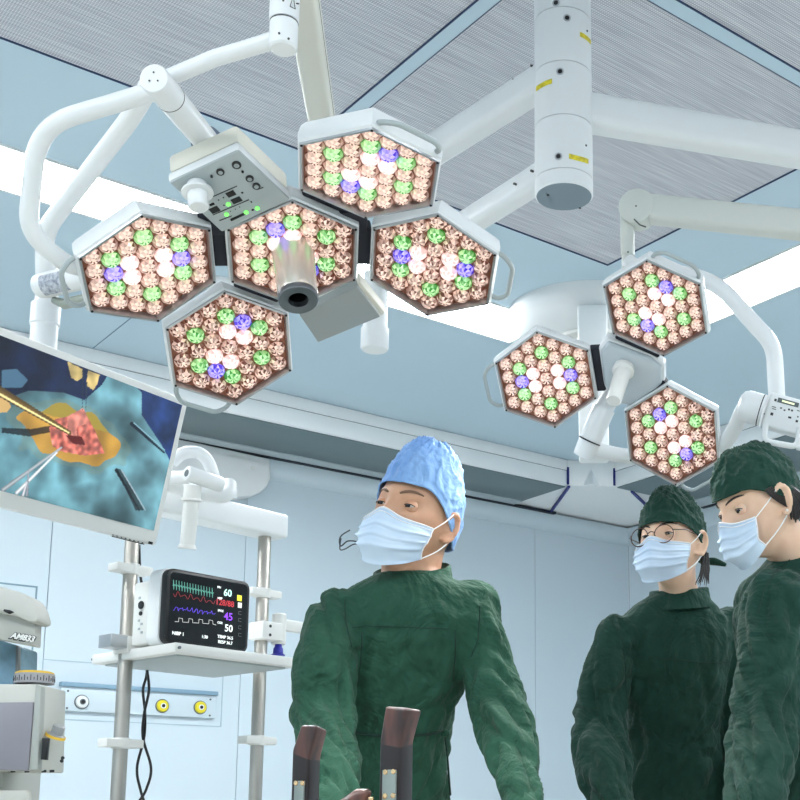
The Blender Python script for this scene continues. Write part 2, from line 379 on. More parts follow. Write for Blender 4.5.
# ------------------------------------------------------------------ surgical lamps
def rod(w):
    t = np.linalg.norm(w)
    if t < 1e-9: return np.eye(3)
    k = np.asarray(w)/t; K = V(0, -k[2], k[1]), V(k[2], 0, -k[0]), V(-k[1], k[0], 0); K = np.array(K)
    return np.eye(3)+math.sin(t)*K+(1-math.cos(t))*K@K
BASE = np.stack([_R, _U, -_F], 1)
def lens_material(name, c0, c1, es):
    m = bpy.data.materials.new(name); m.use_nodes = True; nt = m.node_tree; b = nt.nodes['Principled BSDF']
    b.inputs['Roughness'].default_value = .12; b.inputs['Specular IOR Level'].default_value = .9; b.inputs['Metallic'].default_value = .25
    tc = nt.nodes.new('ShaderNodeTexCoord'); oi = nt.nodes.new('ShaderNodeObjectInfo')
    ad = nt.nodes.new('ShaderNodeVectorMath'); ad.operation = 'ADD'
    nt.links.new(tc.outputs['Object'], ad.inputs[0]); nt.links.new(oi.outputs['Random'], ad.inputs[1])
    at_ = nt.nodes.new('ShaderNodeAttribute'); at_.attribute_name = 'facet'
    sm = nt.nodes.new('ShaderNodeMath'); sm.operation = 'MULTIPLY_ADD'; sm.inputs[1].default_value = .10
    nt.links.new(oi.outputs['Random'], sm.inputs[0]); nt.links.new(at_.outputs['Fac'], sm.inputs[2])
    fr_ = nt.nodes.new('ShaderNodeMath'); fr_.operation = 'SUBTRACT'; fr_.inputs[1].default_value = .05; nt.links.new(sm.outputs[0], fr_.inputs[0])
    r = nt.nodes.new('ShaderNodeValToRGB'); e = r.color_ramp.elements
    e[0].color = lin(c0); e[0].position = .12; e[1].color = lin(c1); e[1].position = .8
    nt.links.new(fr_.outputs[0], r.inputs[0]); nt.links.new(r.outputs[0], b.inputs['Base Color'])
    nt.links.new(r.outputs[0], b.inputs['Emission Color']); b.inputs['Emission Strength'].default_value = es
    return m
L_warm = lens_material('lens_warm', (104, 60, 48), (252, 218, 202), .42)
L_white = lens_material('lens_white', (222, 184, 178), (255, 248, 248), .62)
L_green = lens_material('lens_green', (60, 146, 56), (200, 248, 182), .5)
L_viol = lens_material('lens_violet', (62, 40, 196), (190, 172, 252), .6)
tray = mat('lens_tray', (150, 98, 78), .3, .4)
LR = .0151
def lens_mb():
    b = MB(); n = 12; rings = [(LR, -.004, 0), (LR*.99, .001, .5), (LR*.74, .0075, 0), (LR*.40, .0108, .5), (LR*.2, .0098, 0)]
    vs = []
    for r, z, o in rings:
        for k in range(n):
            q = 2*math.pi*(k+o)/n; rr = r*(1+.05*(k % 2)); vs.append((rr*math.cos(q), rr*math.sin(q), z))
    fs = []
    for i in range(len(rings)-1):
        o = rings[i][2] > 0
        for k in range(n):
            a, a2 = i*n+k, i*n+(k+1) % n; c, c2 = (i+1)*n+k, (i+1)*n+(k+1) % n
            if o: fs += [[a, a2, c2], [a, c2, c]]
            else: fs += [[a, a2, c], [a2, c2, c]]
    fs.append([(len(rings)-1)*n+k for k in range(n)])
    return vs, fs
LV, LF = lens_mb()
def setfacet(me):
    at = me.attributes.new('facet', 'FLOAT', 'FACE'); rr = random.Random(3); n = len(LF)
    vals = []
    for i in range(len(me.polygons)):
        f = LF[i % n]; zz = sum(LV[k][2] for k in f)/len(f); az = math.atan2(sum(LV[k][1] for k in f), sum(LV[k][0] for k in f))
        v = .46+.30*math.sin(az*6+(2.2 if zz > .006 else 0))+(rr.random()-.5)*.75+(.10 if zz > .009 else 0)-(.35 if zz < .0 else 0)  # glints, pale centre highlight and shaded rim painted into the facet tone
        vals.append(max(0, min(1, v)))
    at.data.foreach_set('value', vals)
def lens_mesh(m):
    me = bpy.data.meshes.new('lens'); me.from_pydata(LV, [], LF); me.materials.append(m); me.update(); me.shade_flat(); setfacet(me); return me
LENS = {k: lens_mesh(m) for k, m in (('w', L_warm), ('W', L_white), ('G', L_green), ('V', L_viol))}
DL = .0316
def layout(alpha):
    out = []
    for i in range(-3, 4):
        n = 7-abs(i)
        for j in range(n):
            x = i*DL*math.cos(math.pi/6); y = ((n-1)/2-j)*DL
            d = math.hypot(x, y)/DL; an = (math.degrees(math.atan2(y, x))-alpha) % 360; k = 'w'
            near = lambda t, tol=14: min(abs((an-t) % 180), 180-abs((an-t) % 180)) < tol
            if abs(d-2) < .1: k = 'G'
            elif abs(d-3**.5) < .1 and near(0): k = 'V'
            elif abs(d-1) < .1 and (near(30) or near(150)): k = 'W'
            elif d < .1: k = 'w'
            out.append((x, y, k))
    return out
HEXR = .12
def hexpts(r, rot=0): return [(r*math.cos(math.radians(t+rot)), r*math.sin(math.radians(t+rot))) for t in (90, 150, 210, 270, 330, 30)]
def lamp(x, phis, alphas, name, label, handles, modlabels):
    Rm = BASE@rod(x[:3]); O = P(x[3]*100, x[4]*100, x[5]); a = HEXR*math.cos(math.pi/6)
    rt = root(name, O, label, 'surgical lamp', ax=Rm)
    count = 0; rest = []
    for k, ph in phis.items():
        if ph is None: M = np.eye(3); c = np.zeros(3); q = 0
        else:
            q = math.radians(ph); e = V(math.cos(q), math.sin(q), 0); n = V(0, 0, 1.)
            e2 = math.cos(x[7])*e+math.sin(x[7])*n; n2 = -math.sin(x[7])*e+math.cos(x[7])*n
            c = x[6]*e+a*e2; M = np.stack([e2, np.cross(n2, e2), n2], 1)@rod([0, 0, -q])
        c = O+Rm@c; M = Rm@M
        W = lambda lx, ly, lz: c+M@V(lx, ly, lz)
        mb = MB()
        # tapered white shell with an open front
        rings = [(HEXR*.965, 0), (HEXR*1.0, .0005), (HEXR*1.03, -.003), (HEXR*1.035, -.014), (HEXR*1.0, -.030), (HEXR*.93, -.040), (HEXR*.6, -.044)]
        vs = [W(px, py, z) for r, z in rings for px, py in hexpts(r)]
        nr = len(rings); fs = [[i*6+j, i*6+(j+1) % 6, (i+1)*6+(j+1) % 6, (i+1)*6+j] for i in range(nr-1) for j in range(6)]
        fs.append([(nr-1)*6+j for j in range(6)]); mb.add(vs, [f[::-1] for f in fs], 0, True)
        mo = obj('lamp_module', mb, white, rt, ax=M, loc=c, sharp=35, label=modlabels[k])
        # grey bezel frame
        mb = MB(); rr = [(HEXR*1.004, .0), (HEXR*1.0, .0035), (HEXR*.965, .0035), (HEXR*.955, -.002), (HEXR*.955, -.013)]
        vs = [W(px, py, z) for r, z in rr for px, py in hexpts(r)]
        mb.add(vs, [[i*6+j, i*6+(j+1) % 6, (i+1)*6+(j+1) % 6, (i+1)*6+j][::-1] for i in range(len(rr)-1) for j in range(6)], 0, False)
        obj('bezel', mb, alu, mo, sharp=0)
        mb = MB().prism(hexpts(HEXR*.955), .003, M, W(0, 0, -.0135)); obj('tray', mb, tray, mo, sharp=0)
        for px, py in hexpts(HEXR*.972): obj('screw', MB().cyl(W(px, py, .003), W(px, py, .0045), .0022, seg=8, bev=0), black, mo)
        for lx, ly, kk in layout(alphas[k]):
            pos = W(lx, ly, -.0085)
            if count < 100:
                o = bpy.data.objects.new('lens', LENS[kk]); COL.objects.link(o); o.parent = mo
                Mw = mtx(pos, M); o.matrix_basis = WM[mo].inverted() @ Mw; WM[o] = Mw; count += 1
                if kk != 'w': o['label'] = {'W': 'bright white lens', 'G': 'green lens', 'V': 'violet lens'}[kk]
            else: rest.append((pos, M, kk))
        if k in handles:
            q = math.radians(handles[k]); e = V(math.cos(q), math.sin(q), 0); s = V(-math.sin(q), math.cos(q), 0)
            pt = lambda u, v, w: c+M@(e*(a*1.02+u)+s*v+V(0, 0, w))
            h = MB().tube([pt(-.004, .052, -.012), pt(.012, .050, -.006), pt(.028, .034, -.002), pt(.028, -.034, -.002), pt(.012, -.050, -.006), pt(-.004, -.052, -.012)], .0042, 12, .012)
            obj('handle', h, greyP, mo)
    mb = MB()
    mats = [L_warm, L_white, L_green, L_viol]; ix = {'w': 0, 'W': 1, 'G': 2, 'V': 3}
    for pos, M, kk in rest: mb.add([pos+M@np.array(v) for v in LV], LF, ix[kk], False)
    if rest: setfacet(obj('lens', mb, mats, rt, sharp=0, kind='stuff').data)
    return rt, O, Rm
ML = {'H1': 'upper hexagonal lens module, violet lenses on a rising diagonal', 'H2': 'left hexagonal lens module', 'H3': 'lowest hexagonal lens module', 'H4': 'right hexagonal lens module', 'H5': 'middle hexagonal lens module behind the steel handle'}
lampA, OA, RA = lamp([1.0457, .2677, -.0628, 2.9342, 2.5436, 2.1023, .1297, .2990], {'H1': 60, 'H2': 180, 'H5': None, 'H4': 0, 'H3': 240},
    {'H1': 60, 'H2': 0, 'H3': 60, 'H4': 0, 'H5': 120}, 'surgical_lamp', 'large five petal surgical lamp with hexagonal lens modules, upper left', {'H1': 60, 'H2': 180, 'H3': 240, 'H4': 0}, ML)
MLb = {'G1': 'upper hexagonal lens module', 'G2': 'left hexagonal lens module', 'G3': 'lower hexagonal lens module above the capped women'}
lampB, OB, RB = lamp([.6456, -.2364, .0862, 6.2565, 3.7231, 2.7692, .0749, .1884], {'G1': 60, 'G2': 180, 'G3': -60},
    {'G1': 60, 'G2': 0, 'G3': 120}, 'surgical_lamp', 'smaller three petal surgical lamp with grey hub, at the right', {'G1': 60, 'G2': 180, 'G3': -60}, MLb)
def LP(O, Rm, x, y, z):           # pixel onto a lamp's local plane at height z
    g = ray(x, y); n = Rm[:, 2]; t = ((O+n*z-CAM)@n)/(g@n); q = CAM+t*g
    return (Rm.T@(q-O))
A_ = lambda lx, ly, lz: OA+RA@V(lx, ly, lz)
B_ = lambda lx, ly, lz: OB+RB@V(lx, ly, lz)
# dark hinge joints between petals
for ph in (60, 180, 240, 0):
    q = math.radians(ph); mb = MB().box(A_(.117*math.cos(q), .117*math.sin(q), -.026), (.026, .085, .022), RA@rod([0, 0, q]), bev=.004); obj('hinge_joint', mb, darkRub, lampA)
mb = MB().box(A_(.112*math.cos(math.radians(30)), .112*math.sin(math.radians(30)), -.02), (.05, .05, .02), RA, bev=.004)
obj('hinge_joint', mb, darkRub, lampA); obj('hinge_joint', MB().box(A_(-.125, .062, -.02), (.045, .06, .02), RA, bev=.004), darkRub, lampA)
# back plate carrying the petals
mb = MB().prism(hexpts(.10, 30), -.02, RA, A_(0, 0, -.045), bev=.006); obj('back_plate', mb, white, lampA)
# sterile handle in the middle
mb = MB().lathe(A_(0, 0, -.008), A_(0, 0, 1), [(0, .036), (.008, .0345), (.085, .0325), (.096, .0330), (.100, .0322)], 48, caps=False)
hnd = obj('sterile_handle', mb, mat('polished_handle', (246, 240, 232), .26, .6), lampA, label='polished metal handle with a dark bore')
mb = MB().lathe(A_(0, 0, .092), A_(0, 0, 1), [(0, .0322), (.009, .0325), (.0105, .031), (.0095, .0165), (0, .015)], 48, caps=False); obj('end_ring', mb, mat('ring_steel', (128, 134, 142), .3, .8), hnd)
mb = MB().lathe(A_(0, 0, .07), A_(0, 0, 1), [(0, .001), (.001, .0165), (.031, .0168)], 32); mb.f.pop(); mb.m.pop(); mb.sm.pop(); obj('bore', mb, black, hnd)
# control box of lamp A, in the plane of the petals
def quadbox(O, Rm, px, z, t, bev, scale2=1.0):
    pts = [LP(O, Rm, x, y, z)[:2] for x, y in px]; 
    ar = sum(pts[i][0]*pts[(i+1) % 4][1]-pts[(i+1) % 4][0]*pts[i][1] for i in range(4))
    if ar < 0: pts = pts[::-1]
    return MB().prism(pts, t, Rm, O+Rm@V(0, 0, z), bev=bev, scale2=scale2), pts
cbp = [(168.8, 183), (238.8, 150.8), (290.5, 200), (222, 233)]
mb, _p = quadbox(OA, RA, cbp, .004, -.02, .004); cb = obj('control_box', mb, greyP, lampA, label='control box with a grey key panel', loc=OA+RA@V(np.mean([p[0] for p in _p]), np.mean([p[1] for p in _p]), 0), ax=RA)
cx_, cy_ = np.mean([p[0] for p in _p]), np.mean([p[1] for p in _p])
grow = lambda s: [((p[0]-cx_)*s+cx_, (p[1]-cy_)*s+cy_) for p in _p]
obj('lower_shell', MB().prism(grow(1.02), -.019, RA, A_(0, 0, .002), bev=.005), white, cb)
obj('upper_shell', MB().prism(grow(1.0), -.038, RA, A_(0, 0, -.0185), bev=.007), ivory, cb)
def onbox(x, y, z=.0046): q = LP(OA, RA, x, y, z); return A_(*q)
mb = MB(); mg = MB(); mr = MB()
K = lambda zx, zy: (160+zx/5.714, 100+zy/5.714)
nA = RA[:, 2]
for zx, zy, r in ((345, 408, .0048), (437, 368, .0055), (512, 446, .0048), (550, 489, .0048), (295, 433, .0018), (472, 407, .0015)):
    c = onbox(*K(zx, zy)); mb.cyl(c, c+nA*.003, r*1.3, seg=20, bev=.0008); 
    if r > .004: mr.lathe(c+nA*.0031, c+nA, [(0, r*.75), (.0006, r*.7), (.0006, r*.45), (0, r*.4)], 16)
def keyrect(z0, z1, w, h, m, t=.0015):
    c = onbox(*K((z0), (z1))); m.box(c, (w, h, t), axk, bev=.0004, seg=1)
ux = unit(onbox(*K(340, 560))-onbox(*K(200, 620))); axk = np.stack([ux, np.cross(nA, ux), nA], 1)
for zx, zy, w, h in ((405, 537, .014, .010), (437, 573, .016, .010), (312, 628, .015, .011), (297, 597, .008, .004), (335, 572, .002, .002), (362, 558, .002, .002), (470, 530, .003, .003), (522, 583, .002, .003), (530, 628, .004, .003), (365, 602, .002, .002), (402, 636, .001, .002), (430, 624, .001, .002), (455, 612, .001, .002)):
    keyrect(zx, zy, w, h, mb)
for a_, b_ in (((280, 562), (440, 492)), ((303, 657), (508, 570)), ((340, 690), (410, 662)), ((405, 686), (485, 648)), ((555, 512), (590, 500))):
    p, q = onbox(*K(*a_)), onbox(*K(*b_)); mb.tube([p, q], .0007 if a_[0] != 405 else .0022, 6)
for zx, zy in ((390, 594), (380, 652), (492, 640), (556, 617)):
    c = onbox(*K(zx, zy)); mg.cyl(c, c+nA*.002, .0038, seg=14, bev=.0008)
obj('key_markings', mb, black, cb); obj('key_rings', mr, greyP, cb); obj('indicator_light', mg, mat('green_light', (120, 230, 110), .4, emit=(130, 240, 110), es=.9), cb)
# small white knob under the box
kp = onbox(200+0, 183+0); kn = unit(np.array([0, 0, -1.])*.9+nA*.5)
c0 = onbox(197, 186); c1 = P(198.5, 207, proj(c0)[2]-.012); dd = unit(c1-c0)
mb = MB().lathe(c0-dd*.004, c1, [(0, .0155), (.012, .0155), (.0135, .0235), (.0175, .024), (.019, .0155), (.042, .0152), (.044, .0135), (.044, .001)], 36)
obj('knob', mb, white, cb)
# camera box in the lower right slot
mb, _q = quadbox(OA, RA, [(299, 315), (357, 287), (381, 317), (318, 343)], -.015, -.02, .003)
gb = obj('camera_box', mb, mat('camera_grey', (150, 158, 158), .45), lampA, ax=RA, loc=A_(np.mean([p[0] for p in _q]), np.mean([p[1] for p in _q]), 0))
cx2, cy2 = np.mean([p[0] for p in _q]), np.mean([p[1] for p in _q])
obj('shell', MB().prism([((p[0]-cx2)*1.12+cx2+.004, (p[1]-cy2)*1.1+cy2-.004) for p in _q], -.03, RA, A_(0, 0, -.024), bev=.009), ivory, gb)
# yoke tubes of lamp A
Q = P(283, 50, 1.75)
yk = MB()
yk.tube([Q+V(0, 0, .022), P(262, 44, 1.755), P(215, 58, 1.79), P(168, 78, 1.84)], .0118, 18)
yk.tube([P(158, 90, 1.86), P(112, 104, 1.86), P(38, 126, 1.87), P(27, 232, 1.93), P(66, 264, 1.98), P(84, 268, 2.0)], .0140, 20, .06)
yk.tube([P(150, 84, 1.90), P(132, 116, 1.93), P(64, 205, 2.08), P(44, 232, 2.12), P(45, 276, 2.15)], .0150, 20, .07)
obj('yoke_tube', yk, white, lampA)
j0 = P(157, 82, 1.80); j1 = P(207, 142, 2.01); jd = unit(j1-j0); JL = float(np.linalg.norm(j1-j0))
jm = MB().lathe(j0-jd*.012, j1, [(0, .0195), (.0025, .0215), (.062, .0215), (.0625, .0205), (.064, .0205), (.0645, .0212), (JL+.012, .0198)], 36)
jt = obj('yoke_joint', jm, white, lampA)
mb = MB()
for ox, oy in ((0, .008), (-.006, -.004), (.006, -.004)): mb.cyl(j0-jd*.0125+_R*ox+_U*oy, j0-jd*.0135+_R*ox+_U*oy, .0013, seg=8, bev=0)
mb.lathe(j0+jd*.0505, j1, [(0, .0218), (.001, .0218)], 36); obj('joint_details', mb, black, jt)
obj('boot', MB().lathe(j1-jd*.006, j1+jd, [(0, .0245), (.012, .026), (.014, .024)], 36), mat('slate_boot', (92, 108, 128), .5), jt)
e0, e1 = P(38, 287, 2.15), P(100, 272, 2.10); ed = unit(e1-e0); EL = float(np.linalg.norm(e1-e0))
sj = obj('side_joint', MB().lathe(e0, e1, [(0, .015), (.003, .0195), (.012, .0215), (EL, .0215)], 32), white, lampA)
mb = MB()     # printed label on the side joint
nrm = unit(CAM-e0); up_ = unit(np.cross(ed, nrm)); nn = np.cross(up_, ed) if np.cross(up_, ed)@nrm > 0 else -np.cross(up_, ed)
vs = []; cols = 9
for i, tt in enumerate((.022, .078)):
    for k in range(cols):
        an = math.radians(-50+100*k/(cols-1)); vs.append(e0+ed*tt+.0219*(nn*math.cos(an)+up_*math.sin(an)))
mb.add(vs, [[k, k+1, cols+k+1, cols+k] for k in range(cols-1)], 0, True)
obj('rating_label', mb, mat('label_grey', (196, 202, 210), .5, vary=(160, (120, 128, 146), (1, 1, 1))), sj)
mb = MB().tube([P(54, 300, 2.15), P(64, 304, 2.14), P(90, 298, 2.12)], [.006, .009, .009], 12); obj('cable_guard', mb, mat('guard_olive', (150, 158, 150), .4), sj)
# spindle above lamp A
sp = MB().lathe(Q, Q+V(0, 0, 1), [(0, .0165), (.003, .0195), (.040, .0195), (.0405, .0188), (.042, .0188), (.0425, .0205), (.21, .0205)], 36)
spd = obj('spindle', sp, white, lampA)
mb = MB(); cdir = unit(V(CAM[0]-Q[0], CAM[1]-Q[1], 0)); sd = np.cross(V(0, 0, 1), cdir)
for a_, z in ((-.3, .012), (.35, .006), (-.1, .062)): obj('spindle_screw', MB().cyl(Q+V(0, 0, z)+.0193*(cdir*math.cos(a_)+sd*math.sin(a_)), Q+V(0, 0, z)+.021*(cdir*math.cos(a_)+sd*math.sin(a_)), .0016, seg=8, bev=0), inkm, spd)
tri = [Q+V(0, 0, z)+.0212*(cdir*math.cos(a_)+sd*math.sin(a_)) for a_, z in ((.35, .055), (.75, .055), (.55, .072), (.35, .055))]
obj('warning_triangle', MB().tube(tri, .0006, 6), inkm, spd); obj('printed_mark', MB().tube([Q+V(0, 0, z)+.0212*(cdir*math.cos(a_)+sd*math.sin(a_)) for a_, z in ((.85, .065), (1.1, .068))], .001, 6), inkm, spd)
mb.lathe(Q+V(0, 0, .0402), Q+V(0, 0, 1), [(0, .0198), (.0015, .0198)], 36)
obj('joint_groove', mb, inkm, spd)
# ---- lamp B: hub, handle, yoke
hubpx = [(599, 352), (607, 342), (650, 358), (662, 368), (662, 385), (655, 392), (630, 408), (612, 404), (603, 385)]
pts = [LP(OB, RB, x, y, -.002)[:2] for x, y in hubpx]
if sum(pts[i][0]*pts[(i+1) % len(pts)][1]-pts[(i+1) % len(pts)][0]*pts[i][1] for i in range(len(pts))) < 0: pts = pts[::-1]
hb = obj('hub', MB().prism(pts, .012, RB, B_(0, 0, -.016), bev=.005, scale2=.93), mat('hub_grey', (186, 196, 202), .4), lampB, ax=RB, loc=B_(0, 0, -.01))
cmn = np.mean(np.array(pts), 0)
obj('hub_shell', MB().prism([tuple((np.array(p)-cmn)*1.06+cmn) for p in pts], .03, RB, B_(0, 0, -.045), bev=.006), white, hb)
for ph in (60, 180, -60):
    q = math.radians(ph); mb = MB().box(B_(.068*math.cos(q), .068*math.sin(q), -.028), (.026, .105, .026), RB@rod([0, 0, q]), bev=.004); obj('hinge_joint', mb, darkRub, lampB)
h0 = LP(OB, RB, 624, 368, -.004); h0 = B_(*h0); h1 = P(613.5, 401, proj(h0)[2]-.075); hd = unit(h1-h0); HL = float(np.linalg.norm(h1-h0))
hh = obj('sterile_handle', MB().lathe(h0, h1, [(0, .0235), (.012, .0245), (.016, .0185), (HL-.003, .0165), (HL, .0145)], 32), whiteB, lampB)
yk = MB()
yk.tube([P(640, 350, 2.86), P(618, 385, 2.86), P(600, 415, 2.87)], .0215, 24)
yk.tube([P(604, 408, 2.865), P(590, 440, 2.87), P(583, 456, 2.88)], [.0265, .0255, .0235], 28)
yk.tube([P(588, 447, 2.88), P(612, 454, 2.9), P(660, 461, 2.95), P(700, 462, 2.9), P(729, 441, 2.8), P(744, 408, 2.72)], .0172, 20, .1)
yk.tube([P(628, 262, 2.95), P(640, 270, 2.93), P(690, 274, 2.88), P(722, 287, 2.84), P(752, 322, 2.8), P(774, 345, 2.78), P(777, 402, 2.76)], .0185, 22, .08)
yt = obj('yoke_tube', yk, white, lampB)
mb = MB(); rc, rd = P(589.5, 441, 2.868), unit(P(583, 456, 2.88)-P(597, 425, 2.868)); mb.lathe(rc-rd*.002, rc+rd, [(0, .0262), (.003, .0262)], 30); obj('joint_ring', mb, darkRub, yt)
g0, g1 = P(739, 404, 2.73), P(764, 411, 2.72); obj('yoke_joint', MB().lathe(g0, g1, [(0, .02), (.006, .030), (.02, .0345), (float(np.linalg.norm(g1-g0)), .0345)], 32), white, lampB)
gd = unit(g1-g0); mb = MB().lathe(g0+gd*.048, g1, [(0, .0352), (.002, .0352)], 32); obj('joint_seal', mb, darkRub, lampB)
# control box of lamp B
bu = unit(P(800, 402, 2.72)-P(764, 392, 2.72)); bn = unit(np.cross(bu, unit(P(764, 430, 2.72)-P(764, 392, 2.72)))); bn = bn if bn@(CAM-P(780, 400, 2.7)) > 0 else -bn
bv = np.cross(bn, bu); axb = np.stack([bu, bv, bn], 1)
bc = P(811, 421, 2.74); cbx = obj('control_box', MB().box(bc-bn*.02, (.205, .078, .045), axb, bev=.008, seg=3), white, lampB, ax=axb, loc=bc, label='white control box with a small display and keys')
Z = lambda zx, zy: (740+zx/10, 370+zy/10)
def onb(x, y): 
    g = ray(x, y); t = ((bc+bn*.003-CAM)@bn)/(g@bn); return CAM+t*g
mb = MB().box(onb(*Z(482, 325)), (.047, .010, .0015), axb); obj('display', mb, mat('display_grey', (88, 96, 98), .3), cbx)
mb = MB().box(onb(*Z(482, 326))+bn*.001, (.028, .004, .001), axb); obj('display_digits', mb, mat('digits', (226, 232, 190), .4, emit=(226, 232, 190), es=.5), cbx)
mb = MB()
for zx, zy, w, h in ((355, 300, .005, .005), (340, 370, .009, .0015), (340, 390, .009, .0015), (318, 440, .006, .006), (410, 380, .004, .003), (445, 402, .004, .003), (490, 395, .004, .004), (520, 405, .004, .004), (583, 408, .006, .0015), (497, 475, .007, .004), (578, 468, .003, .003), (568, 512, .005, .005), (240, 438, .003, .003)):
    mb.box(onb(*Z(zx, zy)), (w, h, .0012), axb)
obj('key_markings', mb, inkm, cbx)
mb = MB()      # guard frame below the box
pf = lambda x, y, d=2.72: P(x, y, d)
mb.tube([pf(766, 424), pf(763, 441), pf(797, 447), pf(800, 428)], .0068, 12, .015); mb.tube([pf(797, 447), pf(832, 455)], .0068, 12)
obj('guard_frame', mb, white, cbx)
g = pf(788, 438, 2.745); 
# spring arm of lamp B
ra = root('suspension_boom', P(628, 224, 2.97), 'pale horizontal spring arm reaching in from the right edge to the small lamp', 'lamp boom')
s0, s1 = P(636, 208, 2.97), P(905, 236, 2.80)
su = unit(s1-s0); sw = unit(np.cross(su, (0, 0, 1))); sv = np.cross(sw, su); axs = np.stack([su, sw, sv], 1)
SL = float(np.linalg.norm(s1-s0)); mb = MB().box((s0+s1)/2, (SL, .052, .062), axs, bev=.012, seg=3)
ivm = mat('arm_pale_grey', (206, 210, 204), .42)
sa = obj('arm', mb, ivm, ra); ec = P(638, 210, 2.965)
obj('elbow', MB().lathe(ec-sw*.028, ec+sw, [(0, .036), (.004, .042), (.052, .042), (.056, .036)], 36), ivm, ra)
pc = P(628, 266, 2.95); pt_ = V(pc[0], pc[1], ec[2]+.01)
obj('post', MB().lathe(pc-V(0, 0, .02), pt_, [(0, .0145), (.045, .0145), (.0455, .0165), (float(pt_[2]-pc[2])+.02, .0165)], 28), ivm, ra)
mb = MB(); mb.cyl(P(636, 206, 2.92), P(636, 206, 2.925), .0022, seg=8, bev=0); mb.cyl(P(628, 252, 2.93), P(628, 252, 2.936), .002, seg=8, bev=0); mb.tube([P(634, 219, 2.92), P(640, 225, 2.92), P(646, 227, 2.92)], .0016, 6); obj('bolts', mb, inkm, ra)
# drop post beyond the right edge, hanging the spring arm from the ceiling
mb = MB().cyl(s1-V(0, 0, .06), V(s1[0], s1[1], ZC), .035); obj('drop_tube', mb, white, ra)
# ------------------------------------------------------------------ ceiling column with its arms
CB = P(564, 197, 2.9); CR = .0672
cr = root('ceiling_column', (CB[0], CB[1], CB[2]), 'thick white cylindrical ceiling column with yellow stickers and radiating arms', 'ceiling column')
def zpx(y): return float(PL(563, y, 0, CB[0]-CR*.64)[2])
gz = [zpx(y) for y in (168, 114, 60, 6)]
prof = [(0, CR-.004), (.004, CR)]
for z in gz: t = z-CB[2]; prof += [(t-.0012, CR), (t-.0004, CR-.004), (t+.0004, CR-.004), (t+.0012, CR)]
prof.append((ZC-CB[2], CR))
colm = obj('column_body', MB().lathe(CB, CB+V(0, 0, 1), prof, 64), white, cr, sharp=30)
mb = MB().lathe(CB+V(0, 0, -.0005), CB+V(0, 0, 1), [(0, .001), (0, CR-.004), (.002, CR-.003)], 48); obj('end_cap', mb, mat('slate_cap', (122, 138, 148), .5), cr)
mb = MB()
for x, y in ((548, 195), (580, 208)): c = PL(x, y, 2, CB[2]-.001); mb.cyl(c, c-V(0, 0, .001), .003, seg=10, bev=0)
obj('cap_screws', mb, black, cr)
def oncol(x, y, r=CR):
    g = ray(x, y); a = g[0]**2+g[1]**2; o = CAM-CB; b = g[0]*o[0]+g[1]*o[1]; c = o[0]**2+o[1]**2-r*r
    t = (-b-math.sqrt(max(b*b-a*c, 0)))/a; return CAM+t*g
mb = MB(); mb2 = MB()
for x, y, s in ((567, 18, 1), (560, 71.5, 1), (558.5, 156.5, 1), (556, 3, 1), (587, 31, .45), (586, 145.5, .45)):
    c = oncol(x, y); n = unit(V(c[0]-CB[0], c[1]-CB[1], 0)); mb.cyl(c-n*.002, c+n*.0015, .0055*s, seg=16, bev=.0003)
    if s == 1: mb2.lathe(c-n*.002, c+n, [(0, .0088), (.004, .0085), (.004, .006), (0, .006)], 20)
obj('set_screw', mb, black, cr); obj('screw_collar', mb2, alu, cr)
def sticker(pp, hgt):
    m = MB(); vs = []
    xs_ = np.linspace(pp[0][0], pp[-1][0], 12); pp = list(zip(xs_, np.interp(xs_, [p[0] for p in pp], [p[1] for p in pp])))
    for x, y in pp:
        c = oncol(x, y, CR+.0012); vs += [c+V(0, 0, hgt/2), c-V(0, 0, hgt/2)]
    m.add(vs, [[2*i, 2*i+1, 2*i+3, 2*i+2] for i in range(len(pp)-1)], 0, True); return m
stk = mat('yellow_sticker_print', (238, 222, 40), .5, vary=(120, (186, 170, 40), (1, 1, 1)))
for pp in ([(580, 34), (584, 36), (588, 39), (591, 42.5)], [(536, 89), (541, 85.5), (547, 82.5), (552, 81)], [(569, 156), (575, 157.5), (583, 159.5), (588.5, 161.5)]):
    obj('warning_sticker', sticker(pp, .0125), stk, cr, label='yellow warning sticker')
def beam(a, b, h, w, m, parent, name='arm', bev=None, z0=0):
    a, b = np.asarray(a, float), np.asarray(b, float); u = unit(b-a); ww = unit(np.cross(u, (0, 0, 1))); v = np.cross(ww, u)
    return obj(name, MB().box((a+b)/2, (float(np.linalg.norm(b-a)), w, h), np.stack([u, ww, v], 1), bev=bev or min(h, w)*.3, seg=4), m, parent)
zu = 2.675
u0 = V(CB[0]-.02, CB[1]+.02, zu); u1 = PL(345, 206, 2, zu)
beam(V(CB[0]-.03, CB[1], zu), u1, .075, .062, white, cr)
l1 = PL(376, 281, 2, 2.44); beam(V(CB[0]-.02, CB[1], 2.445), l1, .06, .055, white, cr)
r0 = PL(598, 112, 2, 2.6); r1 = PL(905, 168, 2, 2.6); beam(V(CB[0], CB[1], 2.6)+unit(r1-r0)*.03, r1, .085, .07, white, cr)
mb = MB()
for x, y, d in ((514, 80, 2.9), (532, 66, 2.9), (532, 171, 2.8), (515, 184, 2.85)):
    c = PL(x, y, 0, CB[0]-.062); mb.cyl(c-V(.004, 0, 0), c+V(.004, 0, 0), .0028, seg=8, bev=0)
obj('bolts', mb, inkm, cr)
